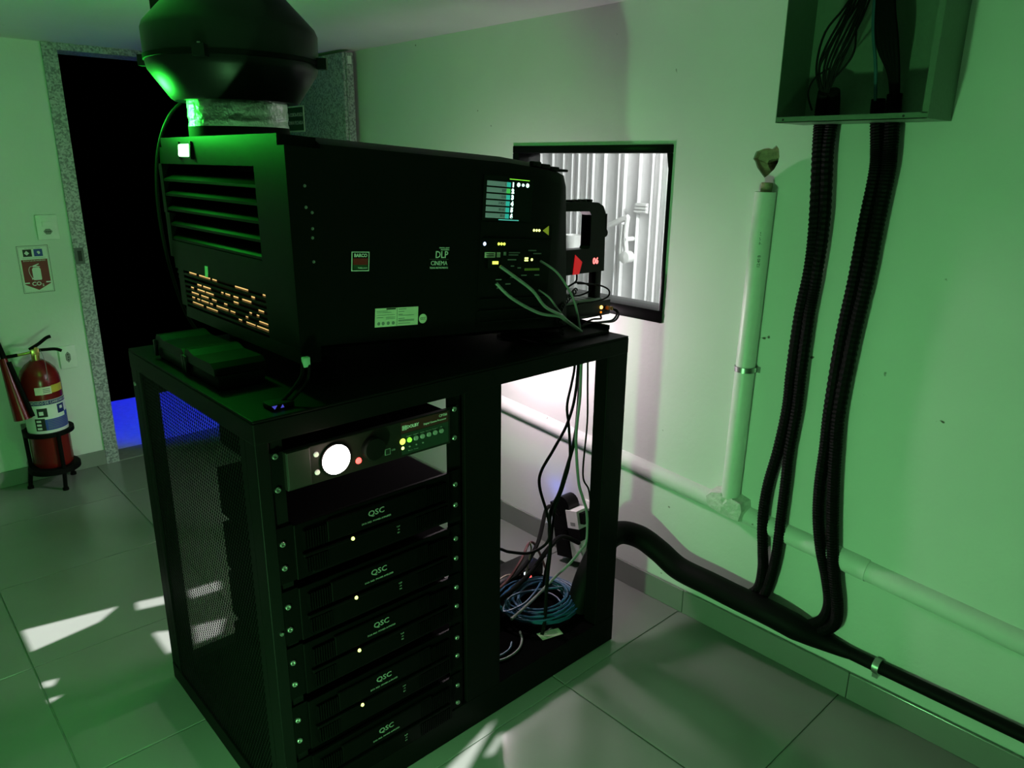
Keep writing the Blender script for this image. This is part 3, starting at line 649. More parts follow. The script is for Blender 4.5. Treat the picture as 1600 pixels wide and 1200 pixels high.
part('dial_ring', BLKG, dl, lambda b: b.lathe([(.0335, 0), (.0365, 0), (.0365, .005), (.0335, .005), (.0335, 0)], (FX+.010, .731, .943), 36, 'X'), True)
lamp('dial_lamp', 'POINT', (FX+.055, .731, .943), .14, (1.0, .72, .62), .02)
part('volume_knob', BLKM, pr, lambda b: b.lathe([(0, 0), (.028, 0), (.028, .012), (.025, .016), (0, .016)], (FX+.010, .824, .945), 32, 'X'), True)
part('red_indicator', G_RED, pr, lambda b: b.lathe([(0, 0), (.0075, 0), (.006, .003), (0, .004)], (FX+.010, .788, .923), 16, 'X'), True)
for zz in (.965, .924): part('indicator', G_PALE, pr, lambda b: b.lathe([(0, 0), (.0062, 0), (.005, .003), (0, .003)], (FX+.010, .687, zz), 14, 'X'), True)
part('usb_port', PRINTK, pr, lambda b: b.box(FX+.010, FX+.0112, .859, .870, .918, .930))
part('usb_frame', GREYP, pr, lambda b: [b.box(FX+.010, FX+.0108, *q) for q in ((.857, .872, .930, .9315), (.857, .872, .9165, .918), (.857, .8585, .918, .930), (.8705, .872, .918, .930))])
text('lettering', 'USB', .006, (FX+.0105, .880, .925), GREYP, pr)
part('brand_strip', mat('dark_red_print', (.06, .008, .008), .5), pr, lambda b: b.box(FX+.010, FX+.0106, .903, 1.040, .958, .984))
part('control_strip', mat('dark_green_panel', (.012, .03, .02), .4), pr, lambda b: b.box(FX+.010, FX+.0105, .903, 1.040, .905, .957))
text('lettering', 'DOLBY', .0105, (FX+.0108, .9355, .971), PRINTW, pr, bold=.0003)
part('logo_mark', PRINTW, pr, lambda b: [b.box(FX+.0106, FX+.011, y0, y1, .9665, .9755) for y0, y1 in ((.906, .9085), (.9155, .918))] + [b.box(FX+.0106, FX+.011, .906, .918, z, z+.001) for z in (.9655, .9755)] + [b.lathe([(0, 0), (.0035, 0), (.0035, .0004), (0, .0004)], (FX+.0106, yy, .971), 12, 'X') for yy in (.910, .914)])
text('lettering', 'CP750', .009, (FX+.0108, 1.024, .977), PRINTW, pr)
text('lettering', 'Digital Cinema Processor', .0062, (FX+.0108, 1.0, .967), PRINTW, pr, sx=1.05)
names = ['', 'Digital 1', 'Digital 2', 'Analog', 'Non-Sync', 'Format 1', 'Mic']
for i in range(7):
    yy = .906+.0187*i
    mm = [G_YEL, G_LIME][i] if i < 2 else mat('grey_button', (.30, .31, .30), .4)
    part('button', mm, pr, lambda b: b.lathe([(0, 0), (.0078 if i == 0 else .0062, 0), (.0055, .003), (0, .003)], (FX+.0105, yy, .9385), 16, 'X'), True)
    if i: text('lettering', names[i], .0042, (FX+.0107, yy, .9485), GREYP, pr)
for i, m_ in enumerate([G_YELS, mat('grey_button', (.3, .31, .3), .4), GREYP, GREYP]):
    part('indicator', m_, pr, lambda b: b.lathe([(0, 0), (.0042 if i == 0 else .0022, 0), (.002, .002), (0, .002)], (FX+.0105, .906+.019*i, .922), 12, 'X'), True)
text('lettering', 'Macros   Format', .0042, (FX+.0107, .935, .912), GREYP, pr)

# ------------------------------------------------------------------ amplifiers
AMPB = mat('dead_black_panel', (.0018, .0018, .0018), .4, spec=.05)
def make_amp(zc):
    t = thing('power_amplifier', (-1.5, .835, zc-.0665), 'amp', 'amplifier', 'power amplifiers stacked in the rack')
    z0, z1 = zc-.0665, zc+.0665
    part('chassis', mat('dead_black_steel', (.002, .002, .002), .9, spec=.01), t, lambda b: b.box(FX-.42, FX-.006, .630, 1.038, z0+.003, z1-.003))
    fp = part('front_panel', AMPB, t, lambda b: (b.bbox(FX-.006, FX+.004, .626, 1.044, z0, z1, r=.002), b.bbox(FX+.002, FX+.012, .70, .97, zc+.002, z1-.012, r=.003), b.bbox(FX+.002, FX+.010, .66, 1.01, z0+.006, zc-.012, r=.003)))
    for y0, y1, ys_ in ((.590, .626, .601), (1.044, 1.081, 1.067)):
        e = part('rack_ear', AMPB, t, lambda b: b.box(FX-.006, FX-.002, y0, y1, z0, z1))
        for s in (-1, 1): part('screw', STEEL, e, lambda b: bolt(b, ys_, zc+s*.0285, FX-.002), True)
    def vents(b):
        for y0, n_ in ((.645, 9), (.935, 16)):
            for i in range(n_):
                for a_, c_ in ((z0+.012, zc-.016), (zc+.004, z1-.018)):
                    b.box(FX+.004, FX+.013, y0+i*.0062, y0+i*.0062+.003, a_, c_)
    part('vent_fins', AMPB, t, vents)['kind'] = 'stuff'
    part('ledge', AMPB, t, lambda b: b.bbox(FX+.004, FX+.015, .64, 1.03, zc-.012, zc-.004, r=.002))
    text('logo', 'QSC', .0195, (FX+.0125, .826, zc+.036), GREYP, t, sx=1.15, bold=.0002)
    text('lettering', 'DCA 3422  POWER AMPLIFIER', .006, (FX+.0123, .826, zc+.016), GREYP, t)
    for i in range(3): text('lettering', ('CLIP', '-10', 'SIG')[i], .005, (FX+.0115, .885, zc-.022-.008*i), GREYP, t)
    part('power_led', G_YELS, t, lambda b: b.lathe([(0, 0), (.0045, 0), (.0035, .003), (0, .0035)], (FX+.0145, .760, zc-.008), 12, 'X'), True)
    return t
amp = make_amp(.750)
zcs = [.750, .597, .4535, .298, .1445]
alab = ['black power amplifier directly below the sound processor, topmost of the five', 'second black power amplifier from the top of the rack', 'middle one of the five black power amplifiers in the rack', 'fourth black power amplifier from the top of the rack', 'lowest black power amplifier, its ribbed vents catching light']
amp['label'] = alab[0]
for i in range(1, 5):
    c = copy_tree(amp); c.location.z = zcs[i]-.0665; c['label'] = alab[i]
    if i == 4:
        for ch in list(c.children):
            if ch.name.startswith('power_led'): bpy.data.objects.remove(ch)

# ================================================================== PROJECTOR (local frame: x out of the service side, y towards the lens)
PA = R(4.4)
pj = thing('cinema_projector', (-1.45, .715, 1.17), 'large black digital cinema projector on top of the rack table', 'projector', rot=(-PA, 0, 0))
def L(name, m, fn, smooth=False, parent=None, label=None): return part(name, m, parent or pj, fn, smooth, True, label)
def Lb(name, m, *a, r=0, parent=None, label=None): return box_part(name, m, parent or pj, *a, local=True, r=r, label=label)
def sect(ly, k=1.0, zt=.445, zb=-.006):
    # cross-section outline (x,z), rounded
    return [Vector((x_, ly, z_)) for x_, z_ in [(0, zb+.012), (0, zt-.045), (-.012, zt-.015), (-.05, zt), (-.70, zt), (-.735, zt-.015), (-.752, zt-.06), (-.748, .25), (-.725, .13), (-.70, .06), (-.665, zb), (-.02, zb)]]
def body(b):
    secs = [sect(.05), sect(.58, 1, .452), sect(.70, 1, .447, -.009), sect(.770, 1, .440, -.010)]
    last = [Vector((v.x if v.x < -.3 else v.x-.012, .80+.05*max(0, (.30-v.z)/.3), min(v.z, .425))) for v in sect(.8, 1, .436, -.012)]
    secs.append(last); n_ = len(secs[0]); vs = [v for s_ in secs for v in s_]
    fs = [(o*n_+i, o*n_+(i+1) % n_, (o+1)*n_+(i+1) % n_, (o+1)*n_+i) for o in range(len(secs)-1) for i in range(n_)]
    fs += [tuple(range(n_-1, -1, -1)), tuple(range((len(secs)-1)*n_, len(secs)*n_))]
    b.add(vs, fs)
L('body', BLK, body, True)
for i in range(4): L('top_ridge', BLK, lambda b: b.bbox(-.03-.02*i, -.012-.0*i, .67+.035*i, .70+.035*i, .436-.002*i, .449-.004*i, r=.003), True)
def ry(z): return -.037+.085*(.44-max(0, min(z, .44)))   # slope of the rear face
def rear_bar(b, x0, x1, z0, z1, d=.05):
    b.add([(x0, ry(z0), z0), (x1, ry(z0), z0), (x1, d, z0), (x0, d, z0), (x0, ry(z1), z1), (x1, ry(z1), z1), (x1, d, z1), (x0, d, z1)],
          [(0, 1, 2, 3), (7, 6, 5, 4), (0, 4, 5, 1), (1, 5, 6, 2), (2, 6, 7, 3), (3, 7, 4, 0)])
REARM = mat('dark_grey_moulded_plastic', (.0022, .0026, .0022), .42, var=.05, spec=.1)
def rear(b):
    rear_bar(b, -.735, 0, .378, .42); rear_bar(b, -.71, -.03, .42, .443)
    rear_bar(b, -.15, 0, .10, .378); rear_bar(b, -.15, 0, 0, .10)
    rear_bar(b, -.752, -.728, .25, .378); rear_bar(b, -.745, -.715, .13, .25)
    rear_bar(b, -.72, -.15, .100, .176)
    rear_bar(b, -.67, 0, -.030, .0); rear_bar(b, -.70, -.66, 0, .10)
L('rear_cover', REARM, rear)
L('rear_backing', BLKM, lambda b: b.box(-.73, -.01, .045, .049, 0, .42))
for zz in (.345, .307, .268, .228, .190):
    L('louver', REARM, lambda b: b.add([(-.735, ry(zz)+.002, zz-.012), (-.15, ry(zz)+.002, zz-.012), (-.15, .036, zz+.018), (-.735, .036, zz+.018), (-.735, ry(zz)+.002, zz-.006), (-.15, ry(zz)+.002, zz-.006), (-.15, .036, zz+.024), (-.735, .036, zz+.024)],
      [(0, 1, 2, 3), (7, 6, 5, 4), (0, 4, 5, 1), (1, 5, 6, 2), (2, 6, 7, 3), (3, 7, 4, 0)]))
for i in range(7):
    zz = .006+i*.0135
    Lb('vent_slat', REARM, -.715+.006*(7-i)*.9, -.01, ry(zz), ry(zz)+.012, zz, zz+.006)
rng = random.Random(5)
def lampglow(b):
    for i in range(7):
        zz = .0125+i*.0135
        x_ = -.645
        while x_ < -.13:
            w_ = rng.choice([.012, .018, .028, .05, .075])
            if rng.random() < .48: b.box(x_, min(x_+w_, -.12), ry(zz)+.010, ry(zz)+.0105, zz+.0002, zz+rng.uniform(.003, .0065))
            x_ += w_+rng.uniform(.006, .03)
gl_ = L('lamp_glow', G_AMBER, lampglow, label='amber lamp light between the rear grille slats'); gl_['kind'] = 'stuff'
sl = L('status_light', G_GREEN, lambda b: b.bbox(-.572, -.500, ry(.411)-.007, ry(.411)+.002, .396, .426, r=.004), True, label='bright green rear status light')
for q in ((-.582, -.572, -.040, -.030, .390, .432), (-.500, -.490, -.040, -.030, .390, .432)): Lb('status_bezel', BLKG, *q)
L('white_tag', WHT, lambda b: b.box(-.498, -.478, ry(.115)-.0015, ry(.115), .100, .128))
gl2 = lamp('status_lamp', 'POINT', (-.74, ry(.41)-.09, .49), 9.5, (.03, 1.0, .06), .03); gl2.parent = pj
gl3 = lamp('status_beam_lamp', 'AREA', (-.536, ry(.41)-.05, .41), 1.0, (.03, 1.0, .06), .07, (R(-62), 0, 0)); gl3.parent = pj
# badges and stickers on the service side
def side(name, m, y0, y1, z0, z1, d=.0008, x0=0, parent=None): return Lb(name, m, x0, x0+d, y0, y1, z0, z1, parent=parent)
bd = side('badge', PRINTW, .122, .167, .168, .211)
side('badge_field', BLKM, .124, .165, .170, .209, .0003, .0008, bd); side('badge_red', REDP, .126, .163, .182, .1965, .0004, .0008, bd); side('badge_green', mat('deep_green_print', (.012, .05, .02), .5), .126, .163, .172, .182, .0004, .0008, bd)
text('lettering', 'BARCO', .0105, (.0012, .1445, .2025), PRINTW, bd, bold=.0003, sx=.95, local=True)
text('lettering', 'Visibly yours', .0048, (.0014, .150, .1755), PRINTW, bd, local=True)
text('logo', 'DLP', .0235, (.0006, .3705, .2045), PRINTW, pj, bold=.0002, sx=.95, local=True)
text('logo', 'CINEMA', .0148, (.0006, .3635, .1845), PRINTW, pj, sx=.92, local=True)
text('lettering', 'TEXAS INSTRUMENTS', .0062, (.0006, .3635, .1735), PRINTW, pj, sx=.92, local=True)
text('lettering', 'DIGITAL LIGHT', .0045, (.0006, .378, .2215), PRINTW, pj, local=True)
text('lettering', 'PROCESSING', .0045, (.0006, .380, .2170), PRINTW, pj, local=True)
side('rule', GREYP, .335, .392, .1938, .1943, .0004)
rp = side('rating_plate', CREAM, .186, .3065, .038, .0818)
side('rating_rule', PRINTK, .2455, .2463, .039, .081, .0003, .0008, rp)
for yy, zz, ww, hh in ((.216, .078, .026, .003), (.190, .0655, .05, .0007), (.190, .0745, .03, .001), (.190, .071, .04, .001), (.250, .077, .022, .0015), (.250, .071, .016, .0015), (.250, .0645, .012, .0015), (.250, .062, .044, .001), (.250, .055, .018, .0015), (.250, .051, .045, .0012), (.250, .0485, .045, .0012), (.250, .043, .034, .0012), (.19, .0595, .018, .001), (.215, .0595, .026, .001), (.215, .056, .026, .001)):
    side('rating_text', GREYP if hh < .0025 else PRINTK, yy, yy+ww, zz, zz+hh, .0003, .0008, rp)
for yy in (.196, .208, .222, .236): L('rating_mark', GREYP, lambda b: b.lathe([(0, 0), (.0042, 0), (.0042, .0003), (0, .0003)], (.0008, yy, .046), 12, 'X'), parent=rp)
cc = L('approval_mark', CREAM, lambda b: b.lathe([(0, 0), (.0115, 0), (.0115, .0008), (0, .0008)], (0, .3215, .0515), 20, 'X'))
text('lettering', 'CCC', .009, (.0010, .3215, .0515), PRINTK, cc, sx=.8, local=True)
for yy, zz in ((.010, .344), (.013, .301), (.027, .291), (.028, .258), (.028, .239), (.031, .189)):
    L('screw', STEEL, lambda b: b.lathe([(0, 0), (.0034, 0), (.003, .0015), (0, .002)], (0, yy, zz), 10, 'X'), True)
# communicator panel
cp = side('control_panel', BLKG, .490, .660, .292, .402, .003)
ROW = glow('row_label', (.20, .36, .30), .28)
CY = glow('row_cyan', (.05, .75, .65), .40)
rows = ['LAMP', 'DOWSER', 'R.G.B.', 'A. VOL', 'PRESET', 'MUTE']
rows = ['L', '2DF', '2.35', '3.VDC', '3D.SC', '3D.F']
for i in range(6):
    zt = .3885-.0157*i
    rw = side('row_label', ROW, .500, .578, zt-.0118, zt, .0008, .003, cp)
    side('row_glow', CY if i != 1 else glow('row_green', (.1, .8, .15), .45), .566, .579, zt-.0118, zt, .0004, .0038, cp)
    text('lettering', rows[i], .0085, (.0045, .564, zt-.006), mat('dark_teal_print', (.02, .08, .06), .5), cp, '+X', 'RIGHT', local=True)
    text('row_digit', str(i+1), .0145, (.0042, .5875, zt-.006), G_MINT, cp, '+X', 'CENTER', 1.0, .0012, local=True)
for yy, rr in ((.607, .0055), (.623, .004), (.639, .0055)):
    L('indicator', G_MINT, lambda b: b.lathe([(0, 0), (rr, 0), (rr*.8, .002), (0, .003)], (.003, yy, .3845), 12, 'X'), True)
side('glow_edge', G_CYAN, .545, .615, .2935, .2955, .0006, .003, cp); side('glow_edge', G_LIME, .575, .645, .396, .3975, .0006, .003, cp)
def leds(ys_, z, m, r): 
    for yy in ys_: L('indicator', m, lambda b: b.lathe([(0, 0), (r, 0), (r*.7, .002), (0, .003)], (.001, yy, z), 10, 'X'), True)
cb = side('card_bay', BLKM, .490, .745, .02, .288, .001)
leds((.676, .686, .696), .271, G_YELS, .0036); leds((.553, .5625, .572), .2335, G_YEL, .0038); leds((.505,), .233, G_BLUE, .005)
L('warning_mark', glow('dim_lime_mark', (.35, .45, .03), .35), lambda b: b.prism([(.709, .271), (.731, .284), (.733, .259)], lambda a, c: Vector((.001, a, c)), lambda a, c: Vector((.0018, a, c))))
side('port_label', CREAM, .507, .543, .198, .212, .0006, .001); side('port_label', CREAM, .548, .560, .199, .212, .0006, .001); side('port_label', GREYP, .572, .581, .204, .213, .0006, .001)
for k_, (yy, zz) in enumerate(((.512, .207), (.512, .202))): side('port_text', PRINTK, yy, yy+.026, zz, zz+.0022, .0003, .0016)
for yy, zz, ww in ((.590, .210, .04), (.590, .204, .034), (.588, .1915, .03), (.66, .216, .03), (.68, .208, .03), (.60, .175, .012), (.625, .170, .012), (.55, .140, .02), (.585, .128, .018), (.60, .145, .016), (.64, .15, .02), (.555, .118, .016), (.69, .15, .018)):
    side('port', GREYP, yy, yy+ww, zz, zz+.0028, .0005, .001)
L('network_port', BLKG, lambda b: b.box(0, .010, .512, .548, .172, .196))
leds((.532, .540), .186, G_LIME, .006)
L('link_light', G_YEL, lambda b: b.box(.010, .0115, .527, .546, .1825, .190))
for i in range(2):
    for j in range(2): Lb('port_light', G_YELS, .001, .0022, .649+.007*i, .654+.007*i, .189+.006*j, .193+.006*j)
leds((.676, ), .193, G_YELS, .0038)
side('yellow_plate', mat('olive_plate', (.25, .25, .03), .5), .651, .707, .164, .170, .0006, .001)
for zz in (.03, .06, .09, .245): side('card_edge', BLKG, .495, .74, zz, zz+.002, .004, .001)
# lens and feet (front, towards the window)
L('lens', BLKG, lambda b: b.lathe([(.0, .80), (.085, .80), (.085, .90), (.075, .93), (.06, .93), (.055, .91), (0, .91)], (-.36, 0, .22), 28, 'Y'), True)
for yy, zb in ((.12, -.0925), (.70, -.048)):
    for xx in (-.10, -.60):
        L('foot', BLKM, lambda b: (b.cyl((xx, yy, -.006), (xx, yy-.07*zb, zb+.002), .022, 14), b.cyl((xx, yy-.07*zb, zb+.012), (xx, yy-.07*zb, zb+.002), .035, 16)), True)
Lb('base_frame', BLKM, -.66, -.05, .04, .10, -.030, -.006); Lb('base_frame', BLKM, -.66, -.05, .72, .78, -.030, -.006)

# exhaust collar and fan
DX, DY = -1.970, .850
dc = thing('exhaust_duct', (DX, DY, 1.605), 'silver taped duct collar between projector and fan', 'duct')
part('black_collar', BLKM, dc, lambda b: b.lathe([(.1235, 1.600), (.1235, 1.640), (.118, 1.640), (.118, 1.600), (.1235, 1.600)], (DX, DY, 0), 40), True)
rng = random.Random(2); prof = []
z_ = 1.638
while z_ < 1.708: prof.append((.1215+rng.uniform(-.0012, .0015), z_)); z_ += .006
part('tape_wrap', FOIL, dc, lambda b: b.lathe(prof+[(.112, prof[-1][1]), (.112, 1.638), prof[0]], (DX, DY, 0), 40), True)
FANP = mat('black_fan_plastic', (.010, .011, .011), .38, spec=.2)
fn = thing('duct_fan', (DX, DY, 1.703), 'big black inline exhaust fan above the projector', 'fan')
part('lower_shell', FANP, fn, lambda b: b.lathe([(.124, 1.708), (.126, 1.700), (.148, 1.700), (.156, 1.706), (.203, 1.772), (.206, 1.785), (.206, 1.792), (0, 1.792)], (DX, DY, 0), 48), True)
part('seam_band', BLKM, fn, lambda b: b.lathe([(.2, 1.791), (.2095, 1.792), (.2095, 1.803), (.2, 1.804)], (DX, DY, 0), 48), True)
part('upper_shell', FANP, fn, lambda b: b.lathe([(0, 1.803), (.2075, 1.803), (.2085, 1.862), (.203, 1.876), (.130, 1.952), (.124, 1.955), (0, 1.955)], (DX, DY, 0), 48), True)
for a in (52, 132, 232, 318):
    ca, sa = math.cos(R(a)), math.sin(R(a)); M_ = Matrix.Translation((DX+ca*.207, DY+sa*.207, 1.797)) @ Matrix.Rotation(R(a), 4, 'Z')
    lg = part('clip', FANP, fn, lambda b: b.box(-.004, .024, -.014, .014, -.013, .013, M_))
    part('screw', STEEL, lg, lambda b: b.cyl((DX+ca*.222, DY+sa*.222, 1.810), (DX+ca*.222, DY+sa*.222, 1.814), .004, 10), True)
M_ = Matrix.Translation((DX, DY, 0)) @ Matrix.Rotation(R(225), 4, 'Z')
part('junction_cover', FANP, fn, lambda b: b.box(.13, .185, -.03, .03, 1.90, 1.945, M_))
part('outlet_collar', FOIL, fn, lambda b: b.lathe([(.1225, 1.950), (.1235, 1.97), (.1225, 1.99), (.124, 2.02), (.1225, 2.063), (.11, 2.063), (.11, 1.95)], (DX, DY, 0), 40), True)
pc = MB().tube(smooth_path([(-2.09, .775, 1.72), (-2.14, .735, 1.67), (-2.185, .71, 1.58), (-2.205, .70, 1.45), (-2.20, .705, 1.30), (-2.19, .73, 1.15), (-2.17, .76, 1.072)], 6), .0045, 8)
pc.build('power_cord', RUB, fn, True)

# ================================================================== THINGS ON THE TABLE
# black moulded case with two raised ridges at the rear corner
cs = thing('tool_case', (-1.82, .63, RZ), 'black moulded tool case with two rounded lids below the projector grille', 'case')
def lid(x0, x1, y0, y1, z0, z1):
    prof = [(x0, z0), (x1, z0), (x1-.002, z1-.016), (x1-.02, z1-.006), (x0+.06, z1-.008), (x0+.03, z1), (x0+.012, z1), (x0+.002, z1-.012)]
    return lambda b: b.prism(prof, lambda a, c: Vector((a, y0, c)), lambda a, c: Vector((a, y1, c)))
part('body', REARM, cs, lambda b: b.bbox(-2.0, -1.60, .590, .70, RZ+.0005, RZ+.036, r=.008), True)
part('lid', REARM, cs, lid(-1.995, -1.79, .586, .705, RZ+.036, RZ+.066))
part('lid', REARM, cs, lid(-1.785, -1.605, .584, .705, RZ+.036, RZ+.068))
for xx in (-2.0, -1.80, -1.785): part('latch', BLKG, cs, lambda b: b.bbox(xx, xx+.014, .580, .588, RZ+.008, RZ+.05, r=.002), True)
# tray, box and display device at the lens end
ty = thing('cable_tray', (-1.50, 1.60, RZ), 'flat black tray on the table corner under the projector cables', 'tray')
part('tray', BLKM, ty, lambda b: b.bbox(-1.60, -1.425, 1.46, 1.715, RZ+.0005, RZ+.012, r=.003), True)
part('rim', BLKM, ty, lambda b: b.box(-1.60, -1.425, 1.708, 1.715, RZ+.012, RZ+.026))
part('rim', BLKM, ty, lambda b: b.box(-1.60, -1.594, 1.46, 1.708, RZ+.012, RZ+.026))
px = thing('control_box', (-1.58, 1.72, 1.09), 'flat black box with an orange light at the window end', 'control box')
part('case', BLKG, px, lambda b: b.bbox(-1.66, -1.540, 1.56, 1.852, 1.090, 1.140, r=.003), True)
part('riser', BLKM, px, lambda b: b.box(-1.65, -1.605, 1.57, 1.62, RZ+.013, 1.090))
part('orange_indicator', G_ORANGE, px, lambda b: b.lathe([(0, 0), (.006, 0), (.005, .003), (0, .004)], (-1.540, 1.806, 1.118), 14, 'X'), True)
part('orange_indicator', G_ORD, px, lambda b: b.lathe([(0, 0), (.004, 0), (.003, .003), (0, .004)], (-1.540, 1.805, 1.102), 12, 'X'), True)
for i in range(2): part('connector', mat('orange_connector', (.5, .16, .03), .5), px, lambda b: b.bbox(-1.540, -1.526, 1.826+.014*i, 1.836+.014*i, 1.108-.003*i, 1.120-.003*i, r=.002), True)
for pts, nm in (([(-1.535, 1.840, 1.112), (-1.53, 1.867, 1.104), (-1.52, 1.872, 1.088), (-1.51, 1.84, 1.074), (-1.50, 1.78, 1.079), (-1.50, 1.72, 1.085), (-1.495, 1.66, 1.083)], 'outer'), ([(-1.535, 1.830, 1.110), (-1.53, 1.855, 1.108), (-1.52, 1.862, 1.092), (-1.51, 1.83, 1.078), (-1.495, 1.77, 1.083), (-1.49, 1.70, 1.087), (-1.485, 1.65, 1.083)], 'inner'), ([(-1.54, 1.804, 1.094), (-1.525, 1.79, 1.086), (-1.52, 1.77, 1.088), (-1.515, 1.735, 1.091), (-1.505, 1.68, 1.084)], 'short')):
    tag(MB().tube(smooth_path(pts, 6), .0032, 8).build('box_cable', RUB, None, True), {'outer': 'outermost thin black cable looping off the orange-lit box', 'inner': 'inner looping black cable from the orange-lit box', 'short': 'short black cable dropping below the orange light'}[nm], 'cable', 'cables of the orange-lit box')
dv = thing('display_device', (-1.55, 1.73, 1.14), 'black handle-shaped device with red digits in front of the window', 'display device')
def loop(b):
    out = [(1.60, 1.45), (1.70, 1.452), (1.765, 1.447), (1.79, 1.436), (1.802, 1.415), (1.806, 1.236), (1.60, 1.236)]
    inn = [(1.62, 1.425), (1.62, 1.312), (1.730, 1.310), (1.735, 1.318), (1.736, 1.410), (1.726, 1.422)]
    s_ = sheet(out, [inn], lambda a, c: Vector((-1.535, a, c)), lambda a, c: Vector((-1.575, a, c))); b.add(s_.v, s_.f)
part('handle_frame', BLKG, dv, loop)
for i in range(4): part('grip_ridge', BLKG, dv, lambda b: b.bbox(-1.570, -1.540, 1.652+.026*i, 1.668+.026*i, 1.448, 1.457, r=.003), True)
part('leg', BLKG, dv, lambda b: b.bbox(-1.575, -1.545, 1.778, 1.806, 1.148, 1.24, r=.002), True)
part('side_latch', BLKG, dv, lambda b: (b.box(-1.565, -1.545, 1.806, 1.822, 1.405, 1.411), b.box(-1.565, -1.545, 1.806, 1.822, 1.36, 1.37), b.box(-1.565, -1.545, 1.816, 1.822, 1.36, 1.411), b.cyl((-1.565, 1.815, 1.352), (-1.545, 1.815, 1.352), .013, 14)), True)
text('red_digits', '06', .026, (-1.534, 1.7625, 1.2695), G_REDW, dv, bold=.0010)
part('red_lens', G_REDD, dv, lambda b: b.prism([(1.668, 1.296), (1.700, 1.272), (1.688, 1.236), (1.660, 1.236)], lambda a, c: Vector((-1.535, a, c)), lambda a, c: Vector((-1.533, a, c))))
part('base_plate', GREYP, dv, lambda b: b.bbox(-1.63, -1.545, 1.64, 1.812, 1.1405, 1.150, r=.002), True)
part('base_groove', BLKM, dv, lambda b: [b.box(-1.628, -1.547, 1.70+.03*i, 1.702+.03*i, 1.150, 1.1505) for i in range(3)])
for pts, nm in (([(-1.555, 1.70, 1.238), (-1.555, 1.698, 1.21), (-1.56, 1.66, 1.195), (-1.57, 1.63, 1.19)], 'straight'), ([(-1.56, 1.65, 1.185), (-1.56, 1.70, 1.205), (-1.56, 1.755, 1.195), (-1.555, 1.765, 1.175), (-1.56, 1.72, 1.163), (-1.57, 1.65, 1.168)], 'loop'), ([(-1.54, 1.69, 1.206), (-1.535, 1.77, 1.196), (-1.53, 1.825, 1.175), (-1.53, 1.825, 1.152), (-1.53, 1.77, 1.143), (-1.535, 1.69, 1.144)], 'wide')):
    tag(MB().tube(smooth_path(pts, 6), .0028, 8).build('device_cable', RUB, None, True), {'straight': 'short black lead under the red digit display', 'loop': 'coiled black lead lying on the device base plate', 'wide': 'wide black lead looping around the device leg'}[nm], 'cable', 'leads of the red digit device')
# projector cables
pcab = [([(-1.437, 1.265, 1.262), (-1.42, 1.306, 1.220), (-1.415, 1.401, 1.170), (-1.415, 1.482, 1.150), (-1.425, 1.52, 1.129), (-1.435, 1.594, 1.088)], .0042, 'lowest grey cable drooping across the projector side'),
        ([(-1.430, 1.272, 1.306), (-1.415, 1.305, 1.280), (-1.405, 1.366, 1.236), (-1.405, 1.415, 1.187), (-1.415, 1.49, 1.152), (-1.425, 1.53, 1.127), (-1.435, 1.60, 1.086)], .0042, 'grey network cable from the glowing green port'),
        ([(-1.444, 1.432, 1.305), (-1.43, 1.482, 1.272), (-1.42, 1.526, 1.216), (-1.43, 1.566, 1.164), (-1.44, 1.600, 1.086)], .0032, 'thin grey cable arching down from the yellow-lit port'),
        ([(-1.444, 1.427, 1.226), (-1.43, 1.455, 1.204), (-1.42, 1.484, 1.166), (-1.43, 1.525, 1.134), (-1.445, 1.59, 1.087)], .0026, 'short thin grey cable beside the black spiral cable')]
for pts, r_, lab in pcab: tag(MB().tube(smooth_path(pts, 6), r_, 8).build('projector_cable', GREYC, None, True), lab, 'cable', 'cables on the projector side')
sp = [(-1.5, 1.638, 1.195), (-1.47, 1.567, 1.176), (-1.45, 1.523, 1.153), (-1.45, 1.53, 1.082)]
base = smooth_path(sp, 40); coil = []
for i, p in enumerate(base):
    a = i*.75; coil.append(p+Vector((.0, math.cos(a)*.008, math.sin(a)*.008)))
tag(MB().tube(coil, .0022, 6).build('spiral_cable', BLKG, None, True), 'black spiral cable behind the grey projector cables', 'cable')
# cable with connector at the front-left table corner
dg = thing('dangling_cable', (-1.42, .66, RZ), 'black cable with small blue-lit plug at the table front corner', 'cable')
part('cord', RUB, dg, lambda b: b.tube(smooth_path([(-1.437, .712, 1.16), (-1.42, .70, 1.125), (-1.42, .675, 1.095), (-1.42, .645, 1.072)], 6), .004, 8), True)
part('cord', RUB, dg, lambda b: b.tube(smooth_path([(-1.434, .725, 1.16), (-1.41, .71, 1.12), (-1.41, .69, 1.095), (-1.41, .66, 1.072)], 6), .003, 8), True)
part('connector', mat('pale_connector', (.25, .4, .3), .4), dg, lambda b: b.bbox(-1.432, -1.420, .706, .722, 1.138, 1.160, r=.002), True)
part('plug', BLKM, dg, lambda b: b.bbox(-1.44, -1.40, .615, .67, RZ+.0005, 1.078, r=.004), True)
part('blue_mark', G_BLUED, dg, lambda b: b.prism([(.618, 1.076), (.630, 1.076), (.624, 1.068)], lambda a, c: Vector((-1.3995, a, c)), lambda a, c: Vector((-1.399, a, c))))
part('blue_mark', G_BLUED, dg, lambda b: b.prism([(.637, 1.069), (.645, 1.069), (.642, 1.076)], lambda a, c: Vector((-1.3995, a, c)), lambda a, c: Vector((-1.399, a, c))))

